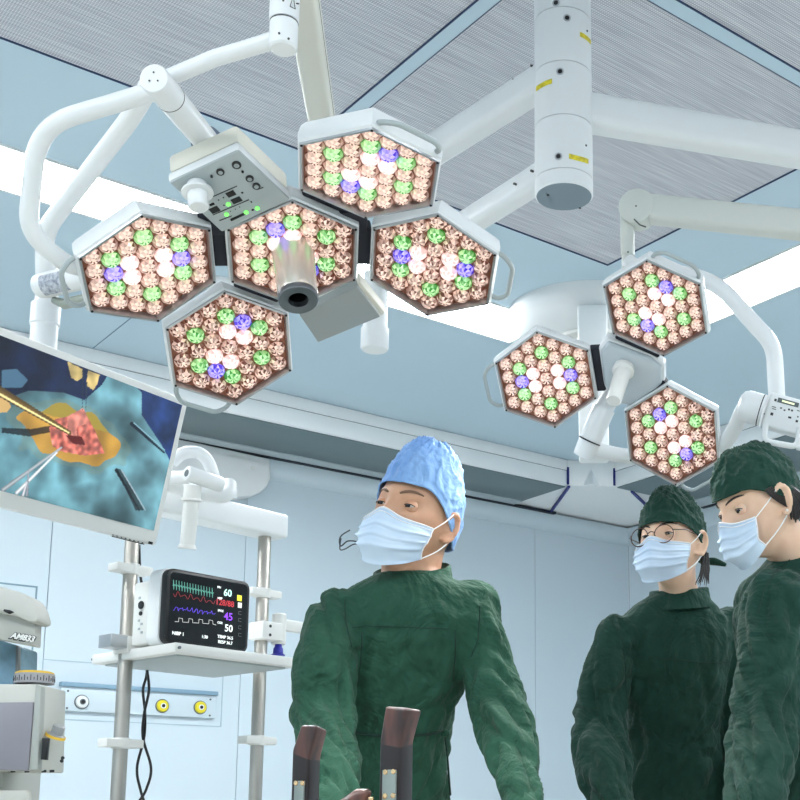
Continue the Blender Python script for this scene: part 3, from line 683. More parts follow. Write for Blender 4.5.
# spring arm from the upper arm end to the spindle of the large lamp
sr = root('suspension_boom', u1, 'off-white spring arm sloping up out of the top edge above the large lamp', 'lamp boom')
obj('joint', MB().cyl(u1-V(0, 0, .19), u1+V(0, 0, .05), .04), white, sr)
top = Q+V(0, 0, .225); b0 = u1-V(0, 0, .15)
beam(b0, top, .058, .050, ivory, sr, bev=.010); 
obj('knuckle', MB().cyl(Q+V(0, 0, .195), Q+V(0, 0, .27), .034), white, sr)
sdir = unit(top-b0)
mb = MB(); w_ = unit(np.cross(sdir, (0, 0, 1)));
for s_ in (-1, 1): mb.box((b0+top)/2+w_*s_*.0252, (float(np.linalg.norm(top-b0))*.96, .0008, .0012), np.stack([sdir, w_, np.cross(w_, sdir)], 1))
obj('cover_joint', mb, inkm, sr)
# monitor boom: short drop tube and arm running behind the lamp to the monitor

# the lamps are switched on: soft light from the front of every module
def lamplight(O, n, power, k):
    ld = bpy.data.lights.new('lamp_light', 'SPOT'); ld.energy = power; ld.spot_size = math.radians(112); ld.spot_blend = .9; ld.shadow_soft_size = .012; ld.color = (1, .96, .93)
    lo = bpy.data.objects.new('lamp_light', ld); COL.objects.link(lo)
    z = -unit(n); x = unit(np.cross(z, (0, 1, 0))); y = np.cross(z, x); lo.matrix_world = mtx(O+unit(n)*.012, np.stack([x, y, z], 1))
for o in [c for c in list(lampA.children)+list(lampB.children) if c.name.startswith('lamp_module')]:
    M_ = np.array(WM[o]); lamplight(M_[:3, 3]+0*M_[:3, 2], M_[:3, 2], LAMPW, 0)
# ------------------------------------------------------------------ large monitor with the operation picture
mr_ = root('monitor', P(28, 300, 2.98), 'large white framed monitor showing an open operation, tilted down at the left edge', 'monitor')
hm = ray(1266, 830); hm[2] = 0; hm = unit(hm)
A0 = P(180.5, 405, 2.9); kk = np.cross(hm, (0, 0, 1)); best = None
for th in np.radians(np.arange(-45, 45, .25)):
    v = -math.cos(th)*V(0, 0, 1)+math.sin(th)*kk
    for L in np.arange(.24, .36, .002):
        e = proj(A0+v*L); s = (e[0]-152)**2+(e[1]-530.4)**2
        if best is None or s < best[0]: best = (s, th, L, v)
_, _, SH, vd = best
mx = hm; my = -vd; mn = unit(np.cross(mx, my)); mn = mn if mn@(CAM-A0) > 0 else -mn
SW = SH*16/9*1.0; axm = np.stack([mx, my, mn], 1)
sc_ = A0-mx*SW/2-my*SH/2        # screen centre
fr = MB(); bz = .016
def roundrect(w, h, r, n=5):
    o = []
    for cx, cy, a in ((w/2-r, h/2-r, 0), (-w/2+r, h/2-r, 90), (-w/2+r, -h/2+r, 180), (w/2-r, -h/2+r, 270)):
        for k in range(n): q = math.radians(a+90*k/(n-1)); o.append((cx+r*math.cos(q), cy+r*math.sin(q)))
    return o
fr.prism(roundrect(SW+2*bz, SH+2*bz+.016, .006), -.045, axm, sc_-my*.008+mn*.004, bev=.003)
obj('frame', fr, whiteB, mr_, ax=axm, loc=sc_)
# painted screen: what the display shows
NX, NY = 300, 170
def s_uv(x, y):
    g = ray(x, y); t = ((sc_-CAM)@mn)/(g@mn); q = CAM+t*g-sc_; return V(q@mx, q@my)
def Zs(zx, zy): return s_uv(zx/4, 310+zy/4)
def nz(p, s, o=0): return noise.noise(Vector((p[0]*s+o, p[1]*s-o, o*.37)))
def inpoly(p, pol):
    c = False; n = len(pol)
    for i in range(n):
        a, b = pol[i], pol[i-1]
        if (a[1] > p[1]) != (b[1] > p[1]) and p[0] < (b[0]-a[0])*(p[1]-a[1])/(b[1]-a[1])+a[0]: c = not c
    return c
def dseg(p, a, b):
    ab = b-a; t = max(0, min(1, (p-a)@ab/(ab@ab))); return float(np.linalg.norm(p-a-ab*t)), t
polys = {k: [Zs(*q) for q in v] for k, v in dict(
    drape=[(-900, 520), (-500, 470), (0, 360), (110, 322), (250, 330), (330, 360), (400, 300), (430, 250), (520, 290), (560, 330), (560, 420), (640, 540), (672, 600), (650, 760), (640, 960), (-900, 960)],
    hand=[(-60, 350), (15, 350), (38, 385), (20, 408), (-60, 415)],
    wound=[(190, 470), (215, 435), (262, 425), (325, 392), (345, 430), (372, 480), (412, 572), (330, 582), (240, 565), (205, 545), (195, 510)],
    flap=[(262, 425), (325, 392), (350, 450), (300, 470), (300, 510), (262, 490)],
    cav=[(255, 500), (320, 505), (335, 540), (285, 535)],
    fing=[(262, 205), (322, 235), (322, 272), (300, 284), (278, 270)], fing2=[(345, 240), (393, 258), (380, 300), (365, 320), (338, 300)],
    clamp=[(455, 628), (480, 640), (570, 800), (535, 800)], sh=[(0, 470), (120, 475), (230, 455), (232, 480), (110, 505), (0, 490)],
    blob=[(0, 240), (60, 235), (105, 280), (80, 310), (0, 310)], fold=[(515, 470), (645, 610), (640, 590), (560, 470), (530, 450)],
    teal2=[(515, 500), (560, 640), (660, 660), (672, 600), (600, 520), (540, 460)]).items()}
yc, yr = Zs(275, 500), np.linalg.norm(Zs(450, 530)-Zs(275, 500))
ya_ = Zs(450, 545)-Zs(100, 440); ya_ = ya_/np.linalg.norm(ya_); yb_ = V(-ya_[1], ya_[0])
segs = [(Zs(-40, 306), Zs(270, 490), .010, (.34, .27, .13)), (Zs(-40, 318), Zs(268, 490), .0028, (.88, .80, .55)),
        (Zs(5, 718), Zs(238, 550), .0045, (.55, .58, .60)), (Zs(60, 730), Zs(220, 570), .004, (.74, .76, .78)), (Zs(100, 740), Zs(108, 640), .003, (.5, .52, .55)), (Zs(85, 740), Zs(100, 690), .003, (.7, .7, .72)),
        (Zs(325, 240), Zs(322, 400), .0012, (.12, .16, .22)), (Zs(340, 290), Zs(336, 400), .0012, (.16, .2, .26)),
        (Zs(458, 640), Zs(550, 800), .0035, (.06, .09, .12)), (Zs(480, 640), Zs(575, 800), .0018, (.55, .62, .66)), (Zs(520, 455), Zs(650, 570), .004, (.05, .10, .16)), (Zs(528, 450), Zs(655, 562), .0012, (.5, .66, .72))]
def paint(p):
    f = nz(p, 22); g = nz(p, 60, 3); r1 = 1-abs(nz(p, 14, 9))*2.2
    t = min(1, max(0, (p[0]+SW/2)/SW)); tp = min(1, max(0, (p[1]+SH/2)/SH))
    c = V(.05, .09, .20)*(1-t)+V(.13, .27, .55)*t; c = c*(.75+.35*f+.12*g)
    if inpoly(p, polys['blob']): c = V(.28, .42, .52)
    if inpoly(p, polys['drape']) or inpoly(p, polys['teal2']):
        c = V(.42, .62, .67)*(.84+.42*r1*.5+.28*f+.08*g); dark_ = max(0, nz(p, 9, 5)); c = c*(1-.8*dark_)
        u = (p-yc); e = math.hypot((u@ya_)/yr/1.02, (u@yb_)/yr/.5)*(1+.25*nz(p, 26, 7))
        if e < 1.25: c = c*.75+V(.5, .52, .4)*.25
        if e < 1: c = V(.86, .66, .28)*(.85+.3*f)
        if e < 1 and (p-yc)@yb_ > yr*.25: c = V(.62, .55, .22)
    if inpoly(p, polys['sh']): c = c*.35
    if inpoly(p, polys['clamp']): c = c*.45
    if inpoly(p, polys['wound']): c = V(.86, .46, .40)*(.85+.5*nz(p, 95, 1))+V(.14, .12, .12)*max(0, g)*1.5
    if inpoly(p, polys['flap']): c = V(.90, .56, .50)*(.9+.35*nz(p, 80, 2))
    if inpoly(p, polys['cav']): c = V(.36, .08, .07)
    if inpoly(p, polys['fing']) or inpoly(p, polys['fing2']): c = V(.90, .80, .52)*(.82+.35*f+.2*g)
    if inpoly(p, polys['hand']): c = V(.80, .66, .42)
    for a, b, w, cc in segs:
        d, tt = dseg(p, a, b)
        if d < w*(1.1-.6*tt): c = V(*cc)*(.8+.5*(1-d/w))
    return np.clip(c, 0, 1)
vs = []; cols = []
for j in range(NY+1):
    for i in range(NX+1):
        p = V((i/NX-.5)*SW, (j/NY-.5)*SH); vs.append(sc_+mx*p[0]+my*p[1]+mn*.0056); 
        inside = proj(vs[-1])[0] > -12
        c = paint(p) if inside else V(.1, .2, .35); cols.append([*(np.where(c <= .04045, c/12.92, ((c+.055)/1.055)**2.4)), 1])
mb = MB(); mb.add(vs, [[j*(NX+1)+i, j*(NX+1)+i+1, (j+1)*(NX+1)+i+1, (j+1)*(NX+1)+i] for j in range(NY) for i in range(NX)], 0, False)
def screen_mat():
    m = bpy.data.materials.new('operation_picture'); m.use_nodes = True; nt = m.node_tree; b = nt.nodes['Principled BSDF']
    a = nt.nodes.new('ShaderNodeAttribute'); a.attribute_name = 'picture'
    b.inputs['Base Color'].default_value = (.01, .01, .012, 1); b.inputs['Roughness'].default_value = .25
    nt.links.new(a.outputs['Color'], b.inputs['Emission Color']); b.inputs['Emission Strength'].default_value = 1.0
    return m
so = obj('screen', mb, screen_mat(), mr_, ax=axm, loc=sc_, sharp=0)
at = so.data.color_attributes.new('picture', 'FLOAT_COLOR', 'POINT'); at.data.foreach_set('color', np.array(cols, dtype=np.float32).ravel())
# keys along the lower frame
mb = MB()
def onfr(x, y, o=.0052): g = ray(x, y); t = ((sc_+mn*o-CAM)@mn)/(g@mn); return CAM+t*g
mb.box(onfr(150.5, 543.0), (.011, .006, .002), axm)
mb.tube([onfr(112, 536.2), onfr(144, 544.2)], .0013, 6)
for i in range(8): mb.box(onfr(113+i*4.2, 535.0+i*1.1), (.003, .002, .002), axm)
obj('keys', mb, black, mr_)
# ------------------------------------------------------------------ pendant rack: poles, beam, shelf
ZS = 1.42
h2 = ray(1600, 828); h2[2] = 0; h2 = unit(h2); k2 = V(-h2[1], h2[0], 0)
PLft = PL(126, 651, 2, ZS); PRgt = PL(260, 667, 2, ZS)
h2 = unit(PRgt-PLft); k2 = V(-h2[1], h2[0], 0); ax2 = np.stack([h2, k2, V(0, 0, 1)], 1)
zbeam = float(proj(PRgt)[1]); 
def vert(p, y):  # height on vertical line through p at image row y
    lo, hi = 0., 3.
    for _ in range(40):
        m_ = (lo+hi)/2
        if proj(V(p[0], p[1], m_))[1] > y: lo = m_
        else: hi = m_
    return lo
zb0 = vert(PRgt, 537); pr_ = .0188
rk = root('pendant_rack', V(*((PLft+PRgt)/2)[:2], 0), 'white and steel equipment rack with two poles and a shelf, left of the surgeon', 'equipment rack')
for p in (PLft, PRgt):
    o = obj('pole', MB().cyl(V(p[0], p[1], .055), V(p[0], p[1], zb0+.03), pr_), steel, rk)
bm0 = PLft-h2*.33; bm1 = PRgt+h2*.055
obj('beam', MB().box(V(*((bm0+bm1)/2)[:2], zb0+.036), (float(np.linalg.norm(bm1-bm0)), .085, .072), ax2, bev=.010, seg=3), white, rk)
pb = PLft-h2*.29-k2*.0; yq = 322; z0 = zb0+.06; zz = lambda y: vert(pb, y)-z0
mb = MB().lathe(V(pb[0], pb[1], z0), V(pb[0], pb[1], 9), [(0, .0335), (zz(326), .0335), (zz(325), .0365), (zz(305), .0365), (zz(304), .029), (zz(270), .0265), (zz(266), .022)], 36)
obj('post', mb, white, rk)
zj = vert(l1, 312); obj('boom', MB().tube([V(pb[0], pb[1], vert(pb, 276)), V(pb[0], pb[1], vert(pb, 276))+(V(l1[0], l1[1], zj)-pb)*V(.4, .4, 0)+V(0, 0, .03), V(l1[0], l1[1], zj)], .020, 16), white, rk)
zk = vert(l1, 350); obj('boom_joint', MB().lathe(V(l1[0], l1[1], zk), V(l1[0], l1[1], 9), [(0, .034), (.006, .038), (.06, .038), (.061, .033), (2.44-zk+.02, .033)], 36), white, rk)
back = sc_-mn*.043; tgt = V(pb[0], pb[1], sc_[2]); mdir = unit(tgt-back)
obj('mount', MB().cyl(back, tgt, .03), greyP, mr_); obj('mount_plate', MB().box(back-mn*.004, (.10, .10, .012), axm, bev=.003), greyP, mr_)
obj('base', MB().box(V(*((PLft+PRgt)/2)[:2], .03), (float(np.linalg.norm(PLft-PRgt))+.25, .5, .06), ax2, bev=.012), greyP, rk)
# shelf
N_, R_, L_, F_ = (PL(x, y, 2, ZS) for x, y in ((175, 642), (291, 657), (86, 654), (217, 674)))
sw = float((R_-N_)@h2)+.03; dpt = float(-(N_-L_)@k2) if (L_-N_)@k2 > 0 else .33
dpt = abs(float((L_-N_)@k2))
scn = (PLft+PRgt)/2
SX0 = float((PLft-scn)@h2)+.012; 
sho = MB().box(N_+h2*sw/2+k2*dpt/2+V(0, 0, -.013), (sw, dpt, .026), ax2, bev=.004)
sho.box(N_+h2*sw/2+k2*dpt/2+V(0, 0, -.027), (sw-.05, dpt-.05, .008), ax2, bev=.002, mi=1)
obj('shelf', sho, [whiteB, greyP], rk)
for p, yy, ww in ((PLft, 569.5, .115), (PLft, 743.5, .115), (PRgt, 593.5, .115), (PRgt, 740.5, .115)):
    z = vert(p, yy); mb = MB().box(V(p[0], p[1], z), (.11, .045, .022), ax2, bev=.004); mb.lathe(V(p[0], p[1], z-.014), V(p[0], p[1], 9), [(0, .0235), (.028, .0235)], 28)
    obj('collar', mb, whiteB, rk)
for p, s in ((PLft, -1), (PRgt, 1)):
    mb = MB().box(V(p[0], p[1], ZS+.012)-k2*.01, (.05, .07, .042), ax2, bev=.004); obj('shelf_clamp', mb, whiteB, rk)
c = PL(104, 647, 2, ZS+.02); mb = MB().box(PLft-h2*.045-k2*.012+V(0, 0, .018), (.055, .055, .034), ax2, bev=.002)
b_ = obj('bracket', mb, alu, rk)
mb = MB(); c = PLft-k2*.038+h2*.012+V(0, 0, .014); mb.cyl(c, c-k2*.008, .006, seg=16); obj('bolt', mb, greyP, b_)
# clamp with swing arm and blue knob at the right pole
zc_ = vert(PRgt, 632); mb = MB().box(V(PRgt[0], PRgt[1], zc_)-k2*.014+h2*.005, (.075, .065, .052), ax2, bev=.004)
cl = obj('arm_clamp', mb, whiteB, rk)
c = V(PRgt[0], PRgt[1], zc_)+h2*.055-k2*.012
obj('clamp_barrel', MB().lathe(c-V(0, 0, .032), c+V(0, 0, 1), [(0, .019), (.002, .021), (.088, .021), (.092, .017)], 28), whiteB, cl)
obj('clamp_knob', MB().lathe(c-V(0, 0, .066), c+V(0, 0, 1), [(0, .020), (.003, .021), (.007, .015), (.022, .014), (.026, .011), (.036, .009)], 24), mat('knob_blue', (38, 42, 160), .4), cl, label='blue knob')
obj('swing_arm', MB().box(c+h2*.10+V(0, 0, .028), (.19, .022, .034), ax2, bev=.005), whiteB, cl)
mb = MB()
for z in (.012, -.014): q = V(PRgt[0], PRgt[1], zc_+z)-k2*.046-h2*.006; mb.cyl(q, q-k2*.002, .0045, seg=12, bev=0)
obj('clamp_bolts', mb, inkm, cl)
for q in (N_+h2*.012-k2*.001+V(0, 0, -.013), L_+h2*.02+V(0, 0, -.013)): obj('shelf_bolt', MB().cyl(q, q-k2*.004, .004, seg=12, bev=0), greyD, rk)
# black cables hanging through the rack
cbk = mat('black_cable', (14, 16, 22), .4)
def pxp(lst, d): return [P(x, y, d) for x, y in lst]
def smooth(pts, n=8):
    o = []; m = len(pts)
    for i in range(m-1):
        p0, p1, p2, p3 = pts[max(i-1, 0)], pts[i], pts[i+1], pts[min(i+2, m-1)]
        for t in np.arange(0, 1, 1/n): o.append(.5*((2*p1)+(-p0+p2)*t+(2*p0-5*p1+4*p2-p3)*t*t+(-p0+3*p1-3*p2+p3)*t**3))
    return o+[pts[-1]]
dcab = proj(PLft)[2]+.16
mb = MB().tube(smooth(pxp([(139, 545), (141, 580), (147, 600), (146, 640), (147, 672), (143, 690), (145, 712), (144, 738), (137, 768), (141, 792), (152, 830), (150, 900)], dcab)), .0037, 10)
mb2 = MB().tube(smooth(pxp([(146, 640), (147, 668), (149, 690), (144, 715), (143, 738), (151, 768), (146, 790), (135, 812), (132, 860), (136, 900)], dcab-.01)), .0037, 10)
o = obj('cable', mb, cbk, label='black cable hanging behind the left steel pole', cat='cable')
o = obj('cable', mb2, cbk, label='black cable twisted round the other one below the shelf', cat='cable')
# ---- patient monitor on the shelf
top_z = ZS+.0004
F0_ = PL(164, 643, 2, top_z)
ff = h2; dn = proj(F0_)[2]
_w = 0.0
for w in np.arange(.15, .5, .001):
    if proj(F0_+h2*w)[0] >= 247.5: _w = w; break
hh_ = vert(F0_, 567)-top_z
pm = root('patient_monitor', F0_+h2*_w/2+k2*.06, 'black fronted patient monitor with coloured traces and numbers, on the rack shelf', 'patient monitor')
fc = F0_+h2*_w/2+V(0, 0, hh_/2)+k2*.0
axp = np.stack([h2, V(0, 0, 1), -k2], 1)
PTL = lambda s, z: fc+h2*s+V(0, 0, 1)*z
fcn = fc
obj('bezel', MB().prism(roundrect(_w, hh_, .022, 7), .026, axp, fc+k2*.026, bev=.004), black, pm, sharp=30)
obj('case', MB().prism(roundrect(_w+.010, hh_+.006, .024, 7), .05, axp, fc+k2*.072, bev=.004), white, pm, sharp=30)
mb = MB().box(fc+k2*.105-V(0, 0, .010)-h2*.012, (_w-.02, .07, hh_-.03), ax2, bev=.008); obj('rear_body', mb, whiteB, pm)
mb = MB()
sp_ = fc+k2*.10-h2*(_w/2+.0025)
side = obj('side_port', MB().cyl(sp_+V(0, 0, .01), sp_+V(0, 0, .01)-h2*.004, .011, seg=20), black, pm)
obj('side_port', MB().cyl(sp_+V(0, 0, -.012), sp_+V(0, 0, -.012)-h2*.004, .006, seg=16), black, pm)
mb = MB(); 
for z, y_ in ((.03, .01), (-.03, .008), (-.04, -.004), (-.052, .006), (-.062, -.006)): mb.box(sp_+V(0, 0, z)+k2*y_, (.002, .008, .006), ax2)
obj('side_keys', mb, greyP, pm)
# the inner glass and the display
scw, sch = _w*.86, hh_*.80
obj('glass', MB().prism(roundrect(_w*.93, hh_*.90, .012), .0005, axp, fc-k2*.0003), mat('screen_glass', (6, 7, 9), .12), pm)
def onpm(x, y, o=.0014): g = ray(x, y); n = -k2; t = ((fc+n*o-CAM)@n)/(g@n); return CAM+t*g
Z7 = lambda zx, zy: (140+zx/6.154, 550+zy/6.154)
def ems(name, rgb, e=1.0): return mat(name, rgb, .4, emit=rgb, es=e)
def trace(pts, m, w=.0007, nm='trace'):
    obj(nm, MB().tube([onpm(*Z7(*p)) for p in pts], w, 5), m, pm)
tl, tr = (205, 215), (465, 258)
pts = []
for i in range(15):
    x = 207+i*17; y = 205+i*3.6; pts += [(x-5, y+12), (x-2, y+12), (x-1, y-22), (x+1, y+38), (x+3, y+12), (x+8, y+6)]
trace(pts, ems('trace_green', (96, 160, 146), .7), .0008)
pts = [(x, 268+(x-205)*.21+20*math.sin((x-205)/6.2)*(.6+.4*math.sin((x-205)/13))) for x in range(205, 465, 3)]; trace(pts, ems('trace_red', (132, 40, 48), .8))
pts = [(x, 355+(x-205)*.13+16*(((x-205)/30*1.0) % 1-.5)*(-1.6)+5*math.sin(x/4)) for x in range(205, 465, 3)]; trace(pts, ems('trace_violet', (88, 62, 200), .9))
pts = []
for i in range(4):
    x = 215+i*62; y = 440+i*4; pts += [(x, y), (x+22, y+2), (x+24, y-22), (x+46, y-18), (x+48, y+4)]
pts = pts + [(468, 462)]; pts = [(a, b+ (0)) for a, b in pts if a < 470]; trace(pts, ems('trace_white', (200, 200, 196), .8), .0006)
def ptext(s, zx, zy, hpx, m, nm='reading', bold=.0003):
    obj_ = text(s, hpx/6.154/proj(fc)[2]*0+hpx/6.154*proj(fc)[2]/FPX*1.35, onpm(*Z7(zx, zy)), axp, m, pm, nm, bold=bold); return obj_
wt = ems('read_white', (226, 232, 230), 1.0)
ptext('60', 540, 266, 46, ems('read_mint', (190, 240, 226), 1.0)); ptext('128/88', 522, 328, 38, ems('read_red', (170, 44, 54), .9)); ptext('45', 544, 412, 50, ems('read_violet', (130, 60, 220), 1.0)); ptext('50', 546, 484, 46, wt)
for s, x, y, h in (('PR1', 488, 230, 14), ('NBP', 492, 298, 14), ('SPO2', 496, 374, 14), ('CO2', 492, 448, 14), ('TEMP 36.5', 525, 538, 20), ('RESP 36.7', 525, 570, 20), ('NIBP 1', 235, 515, 22), ('1:30', 398, 535, 20)): ptext(s, x, y, h, wt, 'caption', .00015)
kb = MB(); q = lambda zx, zy: onpm(*Z7(zx, zy))
obj('alarm_key', MB().box(q(612, 296), (.0145, .0155, .0015), axp, bev=.0005), ems('key_yellow', (226, 220, 60), .8), pm)
obj('silence_key', MB().box(q(614, 340), (.0125, .0145, .0015), axp, bev=.0005), ems('key_white', (220, 224, 222), .7), pm)
for zy in (387, 431, 476, 522): 
    c = q(615, zy); obj('soft_key', MB().tube([c+h2*.0045+V(0, 0, .004), c-h2*.0045+V(0, 0, .004), c-h2*.0045-V(0, 0, .004), c+h2*.0045-V(0, 0, .004)], .0005, 5), ems('key_dim', (110, 114, 116), .5), pm)

# ---- housing below the cornice and the jointed lamp arm in front of it
hr = root('wall_housing', PL(235, 470, 1, 5.55), 'white round cornered housing on the wall under the cornice, behind the jointed arm', 'wall housing')
yh = 5.75
def ph(x, y): q = PL(x, y, 1, yh); return (q[0], q[2])
out = [ph(*q) for q in ((60, 412), (270.5, 458.5), (271, 478), (268, 486), (262, 492), (252, 496), (238, 497), (200, 490), (60, 460))]
axh = np.stack([V(1, 0, 0), V(0, 0, 1), V(0, -1, 0)], 1)
obj('shell', MB().prism(out[::-1], .098, axh, V(0, yh+.098, 0), bev=.012), white, hr, sharp=35)
cc = PL(253, 468, 1, yh-.001); obj('cap_screw', MB().lathe(cc, cc-V(0, 1, 0), [(0, .012), (.001, .011), (.001, .008)], 20), whiteB, hr)
# jointed arm with hanging handle, carried by the rack beam
dj = proj(PLft+h2*.12)[2]-.1
ar = root('handle_arm', P(190, 505, dj), 'white jointed arm with a hanging cylindrical handle, in front of the rack beam', 'handle arm')
def cylpx(nm, a, b, r, m=white, prof=None, d0=dj, d1=None, par=ar):
    p0, p1 = P(*a, d0), P(*b, d1 or d0); return obj(nm, MB().cyl(p0, p1, r, bev=.005), m, par)
px2m = dj/FPX
hdl = obj('handle', MB().lathe(P(187, 549, dj), P(193, 486, dj), [(0, .0235), (.002, .0245), (.005, .0225), (.010, .0215), (.012, .0195), (.125, .0205), (.128, .0275), (.131, .0275), (.134, .022), (.168, .0225)], 36), whiteB, ar)
ko = obj('knuckle', MB().cyl(P(186, 473, dj-.03), P(222, 485, dj+.05), .0205, bev=.006), white, ar)
obj('knuckle_screw', MB().lathe(P(186.5, 473, dj-.0325), P(222, 485, dj+.05), [(0, .008), (.0, .010), (.004, .010)], 20), greyD, ko)
obj('elbow_tube', MB().tube([P(172, 462, dj+.03), P(183, 452, dj+.03), P(200, 452, dj+.05), P(209, 462, dj+.06), P(214, 478, dj+.06)], .0165, 18, .03), white, ar)
obj('inner_tube', MB().tube([P(160, 478, dj+.05), P(178, 478, dj+.03), P(190, 477, dj+.02)], .0185, 18), white, ar)
obj('base_tube', MB().tube([P(168, 484, dj+.08), P(205, 494, dj+.08), P(228, 496, dj+.10), P(229, 484, dj+.14)], .0205, 18, .03), white, ar)
q = P(186, 500, dj+.14); bq = V(PLft[0], PLft[1], 0)+h2*.17; obj('bracket', MB().box(V(bq[0], bq[1], zb0+.085)-k2*.03, (.22, .09, .03), ax2, bev=.004), white, ar)

# ------------------------------------------------------------------ anaesthesia machine at the lower left
DA = 2.15
u3 = unit(_R*1+V(0, 0, 0)); u3[2] = 0; u3 = unit(u3); w3 = unit(V(-u3[1], u3[0], 0)); w3 = w3 if w3@_F > 0 else -w3
ax3 = np.stack([u3, V(0, 0, 1), -w3], 1)           # x right, y up, z toward the camera
an = root('anaesthesia_machine', V(*P(20, 800, DA+.2)[:2], 0), 'grey anaesthesia machine part with a yellow ringed dial, lower left corner', 'anaesthesia machine')
q0_ = P(20, 700, DA); 
def pp(x, y, off=0):
    g = ray(x, y); n = -w3; t = ((q0_+n*off-CAM)@n)/(g@n); return CAM+t*g
def pol(lst, off=0): return [((lambda q: ((q-q0_)@u3, (q-q0_)[2]))(pp(x, y, off))) for x, y in lst]
def slab(nm, lst, off, t, m, bev=.004, par=an, **kw):
    """outline in the plane off (towards the camera), going t deep away from it"""
    pts = pol(lst, off); 
    if sum(pts[i][0]*pts[(i+1) % len(pts)][1]-pts[(i+1) % len(pts)][0]*pts[i][1] for i in range(len(pts))) < 0: pts = pts[::-1]
    return obj(nm, MB().prism(pts, -t, ax3, q0_-w3*off, bev=bev), m, par, **kw)
beige = mat('machine_beige', (186, 188, 182), .45); mgrey = mat('machine_grey', (142, 142, 150), .5, vary=(3, (120, 120, 130)))
slab('hood', [(-60, 575), (0, 586), (20, 592), (29, 597), (34, 604), (38, 617), (37, 622), (28, 622), (14, 615), (-60, 600)], .02, .06, beige, .006)
slab('head', [(-60, 600), (0, 606), (35, 619), (34, 646), (0, 639.5), (-60, 630)], 0, .03, mat('machine_panel', (170, 172, 166), .45), .003)
text('AM833', 8.2*DA/FPX, pp(23.0, 637.6, .0015), ax3@rod([0, 0, -.19])@np.array([[1, .3, 0], [0, 1, 0], [0, 0, 1]]), whiteB, an, 'maker_lettering', bold=.0006)
text('AM833', 8.2*DA/FPX, pp(23.0, 638.0, .0010), ax3@rod([0, 0, -.19])@np.array([[1, .3, 0], [0, 1, 0], [0, 0, 1]]), black, an, 'lettering_outline', bold=.0020)  # wider black copy that outlines the pale letters
slab('vent_slot', [(4, 609), (10, 610), (14, 612), (9, 614), (3, 611)], .0215, .004, black, .0005)
slab('neck', [(0, 640), (19, 646), (18, 690), (-60, 690), (-60, 636)], -.06, .08, mat('neck_blue', (132, 170, 196), .25, vary=(14, (90, 120, 130))), .004)
slab('neck_edge', [(15.5, 645), (18.5, 646), (18, 690), (15, 690)], -.05, .01, greyD, .001)
dz = pp(34, 684, -.07); 
dl = obj('dial', MB().lathe(dz, dz+V(0, 0, 1), [(0, .0335), (.0165, .0335), (.018, .031), (.018, .001)], 48), mat('dial_grey', (160, 160, 164), .5), an)
mb = MB()
for k in range(40):
    a_ = 2*math.pi*k/40; c = dz+V(math.cos(a_), math.sin(a_), 0)*.0336+V(0, 0, .008 if k % 2 else .0065); L = .010 if k % 2 else .005
    mb.box(c, (.0012, .0012, L), rod([0, 0, a_]))
obj('dial_marks', mb, inkm, dl)
obj('dial_ring', MB().lathe(dz+V(0, 0, .0155), dz+V(0, 0, 1), [(0, .0325), (.004, .0322), (.006, .028), (.006, .001)], 48), mat('machine_yellow', (226, 186, 60), .45), dl)
slab('body', [(-60, 684), (40.5, 684), (38, 770.5), (-60, 770)], 0, .11, beige, .004)
slab('front_panel', [(-60, 703), (33.5, 702), (28, 770.5), (-60, 769)], .004, .02, mgrey, .002)
slab('panel_edge', [(35.5, 684), (41, 686), (37.5, 769.5), (29.5, 770.5)], .003, .02, mat('machine_edge', (156, 162, 158), .5), .002)
slab('slot', [(42, 738), (48, 738), (46, 760), (40.5, 759.5)], .002, .01, black, .0008)
kc = pp(56, 735, -.03); kdir = unit(_R*.35+_U*.93)
kb_ = obj('mode_knob', MB().lathe(kc-kdir*.002, kc+kdir, [(0, .0155), (.003, .0155), (.004, .0105), (.018, .0105), (.019, .009)], 28), mat('knob_grey', (142, 146, 148), .45), an)
obj('knob_ring', MB().lathe(kc-kdir*.004, kc+kdir, [(0, .0175), (.004, .017)], 28), MATS['machine_yellow'], kb_)
mb = MB(); 
for x, y in ((62, 761), (63, 758)): c = pp(x, y, .001); mb.cyl(c, c-w3*.002, .003, seg=12, bev=0)
for x in (13, 27, 44, 52): mb.cyl(pp(x, 770, -.03), pp(x, 772.5, -.03), .004, seg=10, bev=0)
obj('feet_screws', mb, black, an)
slab('lower_tray', [(-60, 790), (27, 790), (29, 795), (29, 860), (-60, 860)], .0, .02, MATS['machine_panel'], .006)
pc = pp(-16, 720, -.15); obj('pedestal', MB().box(V(pc[0], pc[1], .60), (.16, 1.1, .16), ax3, bev=.01), beige, an)
obj('pedestal_base', MB().box(V(pc[0], pc[1], .05), (.42, .10, .42), ax3, bev=.012), greyD, an)

